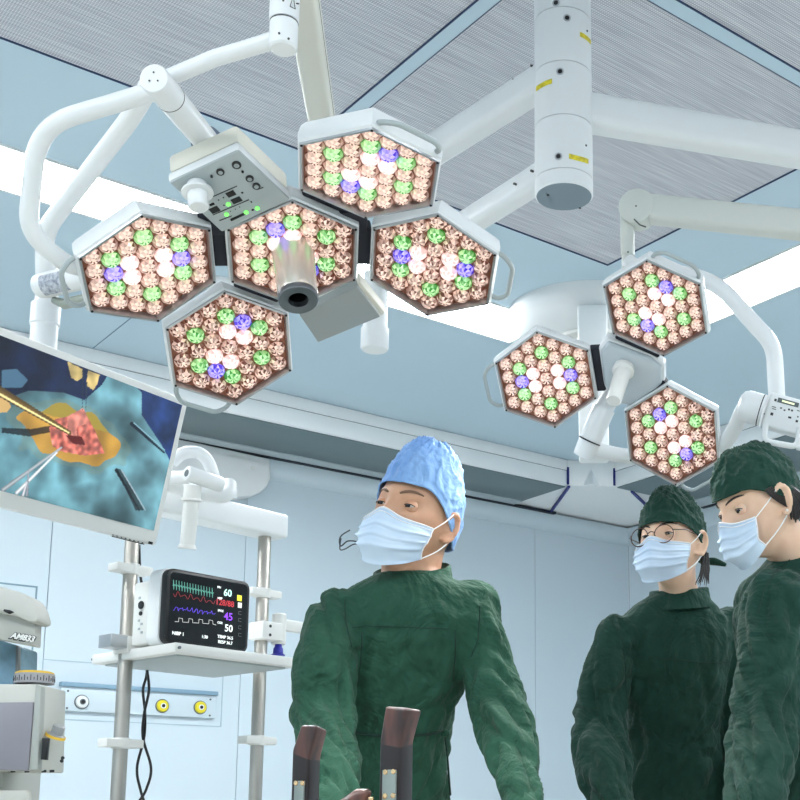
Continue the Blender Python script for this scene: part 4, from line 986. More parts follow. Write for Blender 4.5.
# ------------------------------------------------------------------ dark wooden posts in the foreground, on their stand
wood = mat('dark_wood', (20, 13, 14), .35, vary=(9, (42, 26, 24), (1, 1, .25)), coat=.15, bump=[(60, .2, .001)])
woodL = mat('reddish_wood', (48, 30, 28), .35, vary=(22, (112, 70, 58), (2, 2, .35)), coat=.2)
plate = mat('metal_plate', (150, 158, 152), .35, .7); brass = mat('brass_screw', (232, 196, 150), .25, .9)
dW = 1.35
ws = root('wooden_post_stand', V(*P(350, 800, dW)[:2], 0), 'pair of dark wooden posts with metal plates standing in front of the surgeon', 'wooden stand')
def wpost(px, dd, lab):
    """px: front left edge, front right edge, side edge as (top, bend) pixel rows"""
    (xl0, yl0), (xl1, yl1), (xm0, ym0), (xm1, ym1), (xr0, yr0), (xr1, yr1) = px
    d0, d1 = dd, dd+.022
    TL, BL, TM, BM, TR, BR = P(xl0, yl0, d0+.014), P(xl1, yl1, d0+.014), P(xm0, ym0, d0), P(xm1, ym1, d0), P(xr0, yr0, d1), P(xr1, yr1, d1)
    back = (TL-TM)+TR; backB = (BL-BM)+BR
    b = bmesh.new(); lo = lambda p: V(p[0], p[1], .74)
    rings = [[TL, TM, TR, back], [BL, BM, BR, backB], [lo(BL), lo(BM), lo(BR), lo(backB)]]
    vv = [[b.verts.new(tuple(q)) for q in r] for r in rings]
    b.faces.new(vv[0]); b.faces.new(vv[2][::-1])
    for i in range(2):
        for j in range(4): b.faces.new((vv[i][j], vv[i][(j+1) % 4], vv[i+1][(j+1) % 4], vv[i+1][j]))
    bmesh.ops.recalc_face_normals(b, faces=b.faces)
    bmesh.ops.bevel(b, geom=[e for e in b.edges], offset=.003, segments=3, profile=.5, affect='EDGES')
    for f in b.faces: f.material_index = 0
    mb = MB().bm(b, None, 0, True)
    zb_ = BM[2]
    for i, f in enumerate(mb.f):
        if min(mb.v[k][2] for k in f) > zb_-.004: mb.m[i] = 1  # upper faces take the lighter reddish wood
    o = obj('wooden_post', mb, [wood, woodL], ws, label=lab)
    return o, BL, BM
o1, BL, BM = wpost([(385, 706, ), (379.5, 741), (405, 709), (400.5, 745), (422.5, 710), (414, 741)], dW, 'taller right post with lighter reddish top')
o2, BL2, BM2 = wpost([(301, 724.5), (292, 750), (317, 725), (309, 757), (328, 730), (321, 758)], dW+.06, 'shorter left post')
def fplate(o, pts, BLx, BMx, dd, screws):
    n = np.cross(unit(BMx-BLx), V(0, 0, 1)); n = unit(n if n@(CAM-BMx) > 0 else -n); uu = unit(BMx-BLx); uu[2] = 0; uu = unit(uu)
    def on(x, y, off): g = ray(x, y); t = ((BMx+n*off-CAM)@n)/(g@n); return CAM+t*g
    c0 = on(*pts[0], .0015); c1 = on(*pts[1], .0015); w = abs((c1-c0)@uu); h = abs(c1[2]-c0[2])
    axp_ = np.stack([uu, V(0, 0, 1), n], 1)
    p = obj('metal_plate', MB().box((c0+c1)/2-V(0, 0, .02), (w, h+.04, .003), axp_, bev=.0008), plate, o)
    m = MB()
    for x, y in screws: c = on(x, y, .003); m.lathe(c, c+n, [(0, .0030), (.001, .0027), (.0014, .0016)], 14)
    obj('screws', m, brass, p)
fplate(o1, ((383, 770), (396, 800)), BL, BM, dW, ((385.5, 772), (393.5, 771.5), (385, 796), (393, 795.5)))
fplate(o2, ((295, 781), (304, 800)), BL2, BM2, dW+.06, ((296, 783), (302.5, 783)))
# small tilted wooden grip at the bottom edge
mb = MB(); g0, g1 = P(369, 791.5, dW), P(340, 815, dW+.02); ug = unit(g1-g0)
mb.tube([g0, g0+ug*.012, g0+ug*.04, g1], [.003, .011, .013, .012], 14); obj('grip', mb, woodL, ws)
c = P(371, 797, dW-.01); mb = MB(); mb.cyl(c, P(371, 802, dW-.01), .003, seg=12); mb.cyl(P(368, 803, dW-.01), P(368, 808, dW-.01), .003, seg=12); obj('grip_screws', mb, brass, ws)
cw = V(*((BM+BM2)/2)[:2], 0)
mb = MB().box(cw+V(0, 0, .72), (.26, .06, .05), np.stack([unit(V(*(BM-BM2)[:2], 0)), unit(V(-(BM-BM2)[1], (BM-BM2)[0], 0)), V(0, 0, 1)], 1), bev=.006); obj('crossbar', mb, plate, ws)
obj('stem', MB().cyl(cw, cw+V(0, 0, .70), .022), steel, ws); obj('foot_plate', MB().cyl(cw, cw+V(0, 0, .02), .16), greyD, ws)

# ------------------------------------------------------------------ round white ceiling mount and its column behind the small lamp
dm = root('ceiling_mount', V(3.28, 3.83, ZC), 'big round white ceiling mount cover with a square column, behind the small lamp', 'ceiling mount')
dc = PL(592, 316, 2, ZC)
obj('cover', MB().lathe(dc, dc-V(0, 0, 1), [(0, .345), (.03, .34), (.06, .32), (.09, .28), (.11, .22), (.12, .17), (.121, .001)], 64), white, dm, sharp=30)
obj('collar', MB().lathe(dc-V(0, 0, .12), dc-V(0, 0, 1), [(0, .17), (.012, .165), (.02, .13), (.05, .12), (.052, .001)], 48), whiteB, dm)
cz0 = P(594, 462, 4.75); 
cc_ = V(P(593.5, 420, 4.75)[0], P(593.5, 420, 4.75)[1], 0)
obj('square_column', MB().box(V(cc_[0], cc_[1], (cz0[2]+ZC-.1)/2), (.112, .112, ZC-.1-cz0[2]), np.stack([u3, w3, V(0, 0, 1)], 1), bev=.01), white, dm)
# thin wire hook on a stand behind the surgeon's shoulder
dk = 2.95
hk = root('hook_stand', V(*P(396, 600, dk)[:2], 0), 'thin dark wire hook on a slim stand behind the surgeon shoulder', 'hook stand')
hp = P(396, 556, dk)
obj('pole', MB().cyl(V(hp[0], hp[1], .02), hp, .007), steel, hk); obj('foot_plate', MB().cyl(V(hp[0], hp[1], 0), V(hp[0], hp[1], .022), .12), greyD, hk)
wr = mat('wire_dark', (58, 66, 72), .4, .5)
obj('wire_hook', MB().tube(smooth([hp, P(366, 546, dk), P(358, 542, dk), P(348, 541, dk), P(341, 546, dk), P(339.5, 540, dk), P(342, 535, dk), P(350, 530, dk)]), .0017, 8), wr, hk)
obj('wire_hook', MB().tube(smooth([P(366, 547, dk), P(355, 544, dk), P(345, 549, dk), P(340, 549, dk), P(341, 538, dk)]), .0015, 8), wr, hk)
obj('wire_clip', MB().box(P(364, 544, dk), (.017, .012, .02), bev=.003), mat('clip_tan', (150, 128, 110), .5), hk)
# ------------------------------------------------------------------ people
Rh = unit(V(_R[0], _R[1], 0)); Fh = V(-Rh[1], Rh[0], 0); Fh = Fh if Fh@_F > 0 else -Fh; UP = V(0, 0, 1)
skin = mat('skin', (196, 148, 118), .48, vary=(30, (206, 160, 130)), sss=.12, bump=[(300, .15, .0006)])
skinW = mat('skin_fair', (222, 184, 156), .45, vary=(30, (230, 194, 168)), sss=.12, bump=[(300, .12, .0005)])
hairm = mat('hair_black', (24, 18, 18), .45, bump=[(120, .5, .002)])
eyew = mat('eye_white', (206, 202, 198), .25); irism = mat('iris_dark', (28, 18, 14), .1)
def cloth(name, c0, c1, rough=.85):
    m = mat(name, c0, rough, vary=(6, c1), bump=[(8, .75, .035), (26, .45, .009), (420, .12, .0008)], spec=.25, dis=1.4)
    m.node_tree.nodes['Principled BSDF'].inputs['Sheen Weight'].default_value = .05; return m
greenM = cloth('green_gown_cotton', (31, 70, 55), (36, 78, 61))
greenW = cloth('dark_green_gown_cotton', (22, 56, 46), (27, 64, 53))
blueC = cloth('blue_nonwoven_cap', (112, 156, 216), (148, 188, 232), .7)
maskM = mat('mask_blue', (188, 210, 234), .75, vary=(10, (204, 222, 240)), bump=[(30, .2, .003), (700, .1, .0004)])
maskW = mat('mask_white_band', (236, 238, 242), .7); loopM = mat('ear_loop_white', (240, 240, 240), .7)
seamG = mat('gown_seam', (16, 48, 40), .9)
def ss(x, a, b): t = np.clip((x-a)/(b-a), 0, 1); return t*t*(3-2*t)
def g3(p, c, s): d = (p-np.array(c))/np.array(s); return np.exp(-(d*d).sum(1))
def head_surf(d):
    """unit directions -> head surface, metres; x lateral, y forward, z up, origin mid-head"""
    p = d*np.array([.074, .094, .114]); z = p[:, 2]; y = p[:, 1]
    low = ss(-z, .0, .11); p[:, 0] *= 1-.30*low
    p[:, 1] = np.where(y > 0, y*(1+.06*low), y*(1-.42*low)); p[:, 1] += .004*low
    fr = ss(y, .03, .085); p[:, 1] -= fr*.006*ss(np.abs(p[:, 0]), 0, .05)
    def add(c, s, a): 
        w = g3(p, c, s); p[:, 1] += a*w
    for s in (-1, 1):
        add((s*.031, .082, .012), (.017, .04, .012), -.012); add((s*.030, .09, .034), (.022, .04, .008), .0035)
        add((s*.042, .07, -.018), (.018, .04, .016), .006); w = g3(p, (s*.06, .02, .03), (.03, .03, .02)); p[:, 0] -= s*.004*w
    add((0, .095, -.020), (.011, .05, .016), .020); add((0, .095, .002), (.008, .05, .018), .010); add((0, .09, -.052), (.022, .04, .010), .006); add((0, .09, -.058), (.02, .04, .003), -.003)
    add((0, .08, -.095), (.022, .04, .016), .008)
    return p
def uvdirs(nu=96, nv=64):
    vs = []; fs = []
    for j in range(1, nv):
        t = math.pi*j/nv
        for i in range(nu): a = 2*math.pi*i/nu; vs.append((math.sin(t)*math.sin(a), math.sin(t)*math.cos(a), math.cos(t)))
    for j in range(nv-2):
        for i in range(nu): fs.append([j*nu+i, j*nu+(i+1) % nu, (j+1)*nu+(i+1) % nu, (j+1)*nu+i])
    vs += [(0, 0, 1), (0, 0, -1)]; n = len(vs)
    for i in range(nu): fs.append([n-2, (i+1) % nu, i]); fs.append([n-1, (nv-2)*nu+i, (nv-2)*nu+(i+1) % nu])
    return np.array(vs, float), fs
HD, HFc = uvdirs()
def loft(mb, rings, seg=28, xa=None, ya=None, expo=2.2):
    """rings: (centre, rx, ry, tilt axis unused) stacked super-ellipses; xa/ya in-plane axes"""
    xa = Rh if xa is None else xa; ya = Fh if ya is None else ya; vs = []
    for c, rx, ry in rings:
        for k in range(seg):
            q = 2*math.pi*k/seg; cx, sy = math.cos(q), math.sin(q)
            vs.append(np.asarray(c)+xa*rx*math.copysign(abs(cx)**(2/expo), cx)+ya*ry*math.copysign(abs(sy)**(2/expo), sy))
    n = len(rings); fs = [[i*seg+k, i*seg+(k+1) % seg, (i+1)*seg+(k+1) % seg, (i+1)*seg+k] for i in range(n-1) for k in range(seg)]
    fs += [list(range(seg))[::-1], [(n-1)*seg+k for k in range(seg)]]; mb.add(vs, fs)
def limb(mb, pts, rs, seg=20):
    pts = [np.asarray(p, float) for p in pts]; sp = smooth(pts, 6); rr = np.interp(np.linspace(0, 1, len(sp)), np.linspace(0, 1, len(pts)), rs)
    mb.tube(sp, rr, seg)
    mb.ell(pts[0], (rs[0],)*3, seg=16, rings=10); mb.ell(pts[-1], (rs[-1],)*3, seg=16, rings=10)
def remesh(mb, voxel, it=6, fac=.5):
    me = bpy.data.meshes.new('tmp'); me.from_pydata([tuple(v) for v in mb.v], [], mb.f); me.update()
    b = bmesh.new(); b.from_mesh(me); bmesh.ops.recalc_face_normals(b, faces=b.faces); b.to_mesh(me); b.free()
    o = bpy.data.objects.new('tmp', me); COL.objects.link(o)
    r = o.modifiers.new('r', 'REMESH'); r.mode = 'VOXEL'; r.voxel_size = voxel; r.adaptivity = 0
    if it: s = o.modifiers.new('s', 'SMOOTH'); s.iterations = it; s.factor = fac
    bpy.context.view_layer.update()
    e = o.evaluated_get(bpy.context.evaluated_depsgraph_get()); m = e.to_mesh()
    n = len(m.vertices); co = np.empty(n*3); m.vertices.foreach_get('co', co); no = np.empty(n*3); m.vertices.foreach_get('normal', no)
    fs = [list(p.vertices) for p in m.polygons]
    e.to_mesh_clear(); bpy.data.objects.remove(o); bpy.data.meshes.remove(me)
    return co.reshape(-1, 3), no.reshape(-1, 3), fs
def folds(co, no, segs, seed=0, NB=None):
    """segs: (a, b, amplitude, along frequency, around frequency, skew)"""
    A = np.array([s[0] for s in segs]); B = np.array([s[1] for s in segs]); rad = np.array([s[6] for s in segs])
    d = np.empty((len(segs), len(co))); T = np.empty_like(d)
    for i in range(len(segs)):
        ab = B[i]-A[i]; t = np.clip((co-A[i])@ab/(ab@ab), 0, 1); T[i] = t; d[i] = np.linalg.norm(co-A[i]-t[:, None]*ab, axis=1)/rad[i]
    out = np.zeros(len(co))
    w = 1/(d**6+1e-6); w /= w.sum(0)
    for i, s in enumerate(segs):
        ab = B[i]-A[i]; L = np.linalg.norm(ab); u = ab/L; idx = np.nonzero(w[i] > .05)[0]
        e1 = unit(np.cross(u, UP+.1*Rh)); e2 = np.cross(u, e1)
        for k in idx:
            rel = co[k]-A[i]; sa = rel@u; x, y = rel@e1, rel@e2; r = math.hypot(x, y)+1e-6
            wx = noise.noise(Vector((co[k]*5+seed*3.1)))*.5
            q = Vector((sa*s[3]+(x/r)*s[5]+wx*2.2+seed, x/r*s[4]*.5+wx, y/r*s[4]*.5+i*3.7))
            n1 = noise.noise(q); n2 = noise.noise(q*2.1+Vector((5, 1, 2)))
            f = min(1, abs(n1)*2.4)**.75-.62+.28*(min(1, abs(n2)*2.4)**.8-.6)
            kk_ = max(0, min(1, (np.linalg.norm(co[k]-NB)-.08)/.10)) if NB is not None else 1; f *= kk_
            out[k] += w[i][k]*s[2]*f
    return co+no*out[:, None]
def meshobj(name, co, fs, m, parent, ax=None, loc=None, **kw):
    mb = MB(); mb.v = list(co); mb.f = fs; mb.m = [0]*len(fs); mb.sm = [True]*len(fs)
    return obj(name, mb, m, parent, ax=ax, loc=loc, sharp=0, **kw)

def finger(mb, base, d, n, lens, r, curl):
    p = np.array(base); pts = [p-d*.015, p.copy()]; dd = d.copy()
    for i, L in enumerate(lens):
        a = curl[i]; dd = unit(dd*math.cos(a)+n*math.sin(a)); p = p+dd*L; pts.append(p.copy())
    mb.tube(pts, [r, r, r*.95, r*.88, r*.72][:len(pts)], 10); 
    for q, rr in zip(pts, [r, r, r*.95, r*.88, r*.72]): mb.ell(q, (rr,)*3, seg=10, rings=8)
def hand(mb, w, d, n, side):
    """wrist w, finger direction d, palm-down normal n"""
    d = unit(d); n = unit(n-d*(n@d)); s = np.cross(d, n)*side; ax = np.stack([s, d, n], 1)
    mb.ell(w+d*.045, (.040, .052, .015), ax, 16, 10); mb.ell(w, (.026, .03, .019), ax, 14, 8)
    for k, (o, L) in enumerate(((-.030, .78), (-.010, .95), (.011, 1.0), (.031, .9))):
        finger(mb, w+d*(.083-.004*abs(k-2))+s*o, unit(d+s*o*2.2), n, [.042*L, .026*L, .021*L], .0085, [.25, .35, .3])
    finger(mb, w+d*.028+s*.036, unit(d*.6+s*.8), n, [.036, .028], .0098, [.15, .2])

def person(cfg):
    M3 = cfg['head']; eye = cfg['eye']; O = eye-M3@V(0, .080, .012)*cfg.get('hs', 1); hs = cfg.get('hs', 1)
    H = lambda x, y, z: O+M3@(V(x, y, z)*hs)
    rt = root('person', cfg['base'], cfg['label'], 'person')
    sk = cfg['skin']
    # --- body: one continuous surface with head, neck, trunk, arms and hands
    mb = MB(); mb.add([O+M3@(q*hs) for q in head_surf(HD.copy())], HFc)
    for s in (-1, 1):       # ears
        e = H(s*.074, -.008, -.004); axE = M3@np.array([[math.cos(.45*s), -math.sin(.45*s), 0], [math.sin(.45*s), math.cos(.45*s), 0], [0, 0, 1]])
        pts = [e+axE@V(s*.008, y, z) for y, z in ((.010, -.026), (.004, -.030), (-.006, -.022), (-.014, -.004), (-.015, .014), (-.006, .027), (.006, .024), (.011, .010))]
        mb.tube(smooth(pts, 4), [.0075, .006, .005, .005, .005, .0055, .006, .005], 8); mb.ell(e+axE@V(-s*.001, -.001, -.004), (.006, .012, .022), axE, 12, 8); mb.ell(e+axE@V(s*.006, .008, -.004), (.005, .004, .006), axE, 8, 6)
    nb = cfg['neck']
    mb.tube(smooth([H(0, -.025, -.02), H(0, -.022, -.075), (H(0, -.03, -.12)+nb)/2, nb, nb-UP*.08], 4), np.array([.055, .056, .056, .060, .07])*hs*cfg.get('nk', 1), 24)
    bz = cfg['body']
    loft(mb, [(c, rx*.86, ry*.86) for c, rx, ry in bz])
    for arm in cfg['arms']:
        limb(mb, arm['p'], [r*.66 for r in arm['r'][:-1]]+[.026])
    for arm in cfg['arms']:
        w = arm['p'][-1]; hand(mb, w+arm['hd']*.01, arm['hd'], arm['hn'], arm['side'])
    for foot in cfg['feet']:
        limb(mb, [cfg['hip']+(foot-cfg['hip'])*V(.6, .6, 0)+V(0, 0, 0), V(foot[0], foot[1], .5), V(foot[0], foot[1], .12)], [.085, .06, .045])
    co, no, fs = remesh(mb, .0048, 3, .4)
    body = meshobj('body', co, fs, sk, rt)
    # --- eyes, lids, brows
    for s in (-1, 1):
        c = H(s*.031, .0682, .010); 
        g = cfg.get('gaze', V(0, 1, 0)); gd = M3@unit(g+V(-s*.02, 0, 0))
        e = obj('eye', MB().ell(c, (.0124*hs,)*3, M3, 20, 14), eyew, rt)
        ic = c+gd*.0100*hs; ax_ = np.stack([unit(np.cross(gd, UP)), UP, gd], 1)
        obj('iris', MB().ell(ic, (.0066*hs, .0066*hs, .0034*hs), ax_, 16, 10), irism, e)
        lid = MB(); R_ = .0136*hs; OP = .20 if cfg.get('squint') else .30
        for el0, el1 in ((1.45, OP), (-1.45, -.26)):
            vs = []; nu, nv = 21, 6
            for j in range(nv+1):
                for i in range(nu+1):
                    az = -1.5+3.0*i/nu; k = j/nv; edge = el1*max(0, math.cos(az*1.6))**.8 if abs(az) < .98 else 0; el = el0+(edge-el0)*k
                    vs.append(c+M3@V(R_*math.cos(el)*math.sin(az)*1.08, R_*math.cos(el)*math.cos(az), R_*math.sin(el)))
            lid.add(vs, [[j*(nu+1)+i, j*(nu+1)+i+1, (j+1)*(nu+1)+i+1, (j+1)*(nu+1)+i] for j in range(nv) for i in range(nu)])
        obj('eyelids', lid, sk, rt)
        ln = MB(); pts = []
        for i in range(13): az = -.98+1.96*i/12; el = OP*max(0, math.cos(az*1.6))**.8; pts.append(c+M3@V((R_+.0003)*math.cos(el)*math.sin(az)*1.08, (R_+.0003)*math.cos(el)*math.cos(az), (R_+.0003)*math.sin(el)))
        ln.tube(pts, .0009, 6); obj('lash_line', ln, hairm, e)
        br = MB(); pts = []
        for i in range(9):
            u = i/8; x = s*(.013+.036*u); zz = .030+.007*math.sin(u*math.pi*.8)+.001*u
            d_ = unit(V(x/.074, math.sqrt(max(.02, 1-(x/.074)**2-(zz/.114)**2)), zz/.114)); q = head_surf(d_[None, :].copy())[0]; q[1] += .0005; pts.append(H(*q))
        b_ = MB().tube(pts, np.array([.0018, .003, .0032, .003, .0025, .0012])*cfg.get('brow', 1), 6); obj('eyebrow', b_, cfg.get('browm', hairm), rt)
    # --- mask
    nu, nv = 40, 40; vs = []; UVm = []
    for j in range(nv+1):
        v = j/nv
        for i in range(nu+1):
            u = -1+2*i/nu; a = u*math.radians(cfg.get('mw', 66))
            ztop = -.012+cfg.get('mz', 0)+.013*math.exp(-(u/.28)**2)-.004*abs(u); zbot = -.112+.030*abs(u)**2; z = ztop+(zbot-ztop)*v
            fy = .104+.018*math.sin(min(1, v*1.25)*math.pi*.5)*(1-ss(v, .62, 1)*1.35)+.006*math.exp(-(u/.25)**2)*(1-v)
            fx = .076-.014*ss(v, .3, 1)
            y = fy*math.cos(a)**.85*(1) ; x = fx*math.sin(a)*1.07
            pl = 0
            for pc, am in ((.30, .0055), (.50, .006), (.70, .0055)):
                dd = v-pc-.05*abs(u)*(pc-.5)*2; pl += am*(math.exp(-(max(0, -dd)/.05)**2) if dd < 0 else math.exp(-(dd/.012)**2))*(.6+.4*abs(u))*(1-.75*ss(abs(u), .84, 1))
            cr_ = noise.noise(Vector((u*3+cfg['seed'], v*9, 1)))*.0035*(.35+.5*abs(u)*(1-ss(abs(u), .8, 1)))
            o = pl+cr_+.002
            n_ = unit(V(math.sin(a)*.9, math.cos(a), 0)); vs.append(H(x+n_[0]*o, y+n_[1]*o, z))
    mk = MB(); mk.add(vs, [[j*(nu+1)+i, j*(nu+1)+i+1, (j+1)*(nu+1)+i+1, (j+1)*(nu+1)+i] for j in range(nv) for i in range(nu)])
    mo = obj('face_mask', mk, maskM, rt, sharp=0); sm_ = mo.modifiers.new('t', 'SOLIDIFY'); sm_.thickness = .0012; sm_.offset = -1
    G = lambda i, j: vs[j*(nu+1)+i]
    bnd = MB().tube([G(i, 0)+M3@V(0, .0008, 0) for i in range(nu+1)], .0016, 6); bnd.tube([G(i, 3)+M3@V(0, .0008, 0) for i in range(nu+1)], .0010, 6)
    for i in (0, nu): bnd.tube([G(i, j) for j in range(nv+1)], .0016, 6)
    obj('top_band', bnd, maskW, mo)
    for s, i in ((-1, 0), (1, nu)):
        et = H(s*.082, -.004, .022); eb = H(s*.080, -.006, -.034)
        lp = MB().tube(smooth([G(i, 1), (G(i, 1)+et)/2+M3@V(s*.003, 0, 0), et, H(s*.083, -.016, .012)], 5), .0013, 6); obj('ear_loop', lp, loopM, mo)
        lp = MB().tube(smooth([G(i, nv-1), (G(i, nv-1)+eb)/2+M3@V(s*.004, 0, -.002), eb, H(s*.080, -.020, -.018)], 5), .0013, 6); obj('ear_loop', lp, loopM, mo)
    # --- cap
    cap = cfg['cap']; nu, nv = 160, 48; vs = []
    for j in range(nv+1):
        for i in range(nu):
            a = 2*math.pi*i/nu; ca = math.cos(a)       # a=0 forward
            zr = cap['zf']+(cap['zb']-cap['zf'])*ss(-ca, -.75, .55)  # rim height in head frame
            v = j/nv                                    # 0 rim .. 1 crown
            el0 = math.asin(max(-.95, min(.95, zr/.118))); el = el0+(math.pi/2-el0)*v
            d_ = V(math.cos(el)*math.sin(a), math.cos(el)*ca, math.sin(el)); q = d_*np.array([.080, .101, .119]); 
            puff = math.sin(min(1, v*1.5)*math.pi*.5)
            q = q*(1+cap['puff']*puff*.5); q[2] += cap['tall']*ss(np.array(v), 0, .8)*(1-.35*ss(np.array(v), .8, 1)); q[1] -= cap['back']*puff*max(0, -ca*.5+.5)
            f = noise.noise(Vector((math.sin(a)*2.2+cfg['seed'], ca*2.2, el*3.2+math.sin(a*2)*.8)))
            f2 = noise.noise(Vector((math.sin(a)*4+cfg['seed'], ca*4, el*9)))
            dsp = cap['fold']*((1-min(1, abs(f)*3))**1.5-.3)+cap['fold']*.6*((1-min(1, abs(f2)*3))**2-.2)
            if cap.get('pleat'): dsp += .0022*math.sin(a*22+3*noise.noise(Vector((ca*2, math.sin(a)*2, 5))))*math.exp(-((v-.12)/.16)**2)
            q = q+unit(q)*(dsp*(.25+.75*min(1, v*4))*(1-.8*ss(np.array(v), .8, 1))); vs.append(H(*q))
    fs = [[j*nu+i, j*nu+(i+1) % nu, (j+1)*nu+(i+1) % nu, (j+1)*nu+i] for j in range(nv) for i in range(nu)]
    cm_ = MB(); cm_.add(vs, [f[::-1] for f in fs]); co_ = obj('surgical_cap', cm_, cap['m'], rt, sharp=0); s2 = co_.modifiers.new('t', 'SOLIDIFY'); s2.thickness = .002; s2.offset = 0
    obj('cap_band', MB().tube([vs[i] for i in range(nu)]+[vs[0]], .0024, 8), cap['m'], co_)
    # --- gown
    mb = MB(); loft(mb, bz)
    segs = []
    for i in range(len(bz)-1): 
        if np.linalg.norm(bz[i][0]-bz[i+1][0]) > .02: segs.append((bz[i][0], bz[i+1][0], cfg.get('tf', .006), 12, 5.0, 1.8, (bz[i][1]+bz[i][2])/2))
    for arm in cfg['arms']:
        limb(mb, arm['p'], arm['r'], 24)
        for i in range(len(arm['p'])-1): segs.append((arm['p'][i], arm['p'][i+1], arm.get('f', .012), 11, 1.6, 1.5, arm['r'][i]))
    co, no, fs = remesh(mb, .0065, 9, .5)
    co = folds(co, no, segs, cfg['seed'], nb)
    # cut the neck opening: pull down vertices that cover the neck
    gown = meshobj('surgical_gown', co, fs, cfg['gown'], rt)
    # collar band
    cl = MB(); cu = unit(H(0, 0, .05)-nb); xa = unit(np.cross(M3[:, 1], UP)); 
    n_ = 36; vs = []
    for zz, rr in ((-.035, 1.16), (-.012, 1.02), (.012, .97), (.014, .93), (-.02, .92)):
        for k in range(n_):
            q = 2*math.pi*k/n_; f_ = cfg['bf']; sd = np.cross(f_, UP)
            vs.append(nb+sd*math.cos(q)*cfg['cr'][0]*rr+f_*math.sin(q)*cfg['cr'][1]*rr+UP*(zz-cfg.get('ct', .026)*math.sin(q)+cfg['cr'][2]))
    cl.add(vs, [[i*n_+k, i*n_+(k+1) % n_, (i+1)*n_+(k+1) % n_, (i+1)*n_+k] for i in range(4) for k in range(n_)]); obj('collar', cl, cfg['gown'], gown, sharp=0)
    for arm in cfg['arms']:
        a, b = arm['p'][-2], arm['p'][-1]; u = unit(b-a); obj('cuff', MB().lathe(b-u*.05, b+u, [(0, arm['r'][-1]*1.02), (.01, arm['r'][-1]*.9), (.035, .034), (.075, .032), (.078, .029)], 28), cfg['gown'], gown)
    # trousers and shoes below the gown
    for foot in cfg['feet']:
        obj('trouser_leg', MB().lathe(V(foot[0], foot[1], .09), V(foot[0], foot[1], 2), [(0, .07), (.002, .085), (.35, .095), (.45, .095)], 24), cfg['gown'], rt)
        fd = cfg['bf']; axF = np.stack([np.cross(fd, UP), fd, UP], 1)
        sh = MB().ell(V(foot[0], foot[1], .035)+fd*.06, (.048, .13, .034), axF, 20, 10); sh.box(V(foot[0], foot[1], .0105)+fd*.06, (.085, .24, .021), axF, bev=.008); obj('shoe', sh, whiteB, rt)
    # surface locator for seams: project a pixel on the gown
    tree = None
    from mathutils.bvhtree import BVHTree
    tree = BVHTree.FromPolygons([Vector(c) for c in co], fs)
    def on(x, y, off=.0012):
        g = unit(ray(x, y)); h = tree.ray_cast(Vector(CAM), Vector(g)); 
        if h[0] is None: return None
        return np.array(h[0])+np.array(h[1])*off*(1 if np.array(h[1])@g < 0 else -1)
    def seamline(pts, r=.0011, nm='seam'):
        o = []
        for (xa_, ya2), (xb_, yb2) in zip(pts, pts[1:]):
            n_ = max(2, int(math.hypot(xb_-xa_, yb2-ya2)/3))
            for k in range(n_): q = on(xa_+(xb_-xa_)*k/n_, ya2+(yb2-ya2)*k/n_); o.append(q) if q is not None else None
        if len(o) > 2: obj(nm, MB().tube(o, r, 6), seamG, gown)
    return rt, H, gown, seamline, on, mo, body

def headM(yaw, pitch=0, roll=0):
    """yaw towards image-left, pitch down, roll clockwise in the picture, degrees"""
    y, p_, r_ = map(math.radians, (yaw, pitch, roll))
    f = -Fh*math.cos(y)-Rh*math.sin(y); f = f*math.cos(p_)-UP*math.sin(p_); f = unit(f)
    x = unit(np.cross(f, UP)); z = np.cross(x, f)
    x2 = x*math.cos(r_)+z*math.sin(r_); z2 = -x*math.sin(r_)+z*math.cos(r_)
    return np.stack([x2, f, z2], 1)
bfd = lambda yaw: unit(-Fh*math.cos(math.radians(yaw))-Rh*math.sin(math.radians(yaw)))
def gz_(p, z): return V(p[0], p[1], z)

# --- the surgeon
d = 2.5
hipc = P(368, 835, d+.10)
man = dict(label='surgeon in green gown with light blue cap and mask, arms down, centre', seed=1, skin=skin, head=headM(23, -3, 12), hs=1.04, eye=P(394.5, 503, d-.05), mz=-.006, neck=P(412, 577, d+.03), nk=1.02, squint=True,
    base=gz_(hipc, 0), hip=hipc, gown=greenM, bf=bfd(12), tf=.024, gaze=V(.15, 1, -.05), brow=1.0, browm=mat('brow_thin', (116, 88, 70), .6),
    body=[(gz_(hipc, .38), .21, .17), (gz_(hipc, .60), .19, .155), (P(368, 835, d+.10), .172, .135), (P(374, 785, d+.09), .155, .130), (P(384, 735, d+.06), .128, .118), (P(396, 690, d+.04), .134, .120), (P(404, 650, d+.03), .148, .120), (P(407, 620, d+.02), .162, .108), (P(407, 602, d+.02), .150, .092), (P(409, 588, d+.02), .116, .078), (P(412, 575, d+.03), .070, .062)],
    tf2=0, arms=[dict(p=[P(339, 617, d-.04), P(325, 670, d-.10), P(324, 722, d-.14), P(330, 775, d-.28), P(338, 818, d-.38)], r=[.055, .060, .062, .052, .037], hd=unit(-Fh*.8-UP*.5+Rh*.1), hn=-UP-Fh*.2, side=1, f=.021),
          dict(p=[P(470, 609, d+.02), P(484, 655, d), P(497, 703, d-.04), P(512, 752, d-.14), P(523, 805, d-.26)], r=[.060, .052, .054, .049, .035], hd=unit(-Fh*.8-UP*.5+Rh*.1), hn=-UP-Fh*.2, side=-1, f=.021)],
    feet=[gz_(hipc-Rh*.10, 0), gz_(hipc+Rh*.11, 0)], cr=(.080, .074, .004),
    cap=dict(m=blueC, zf=.052, zb=-.035, puff=.12, tall=.036, back=.002, fold=.0055, pleat=True))
rtM, HM, gownM, seamM, onM, mkM, bdM = person(man)
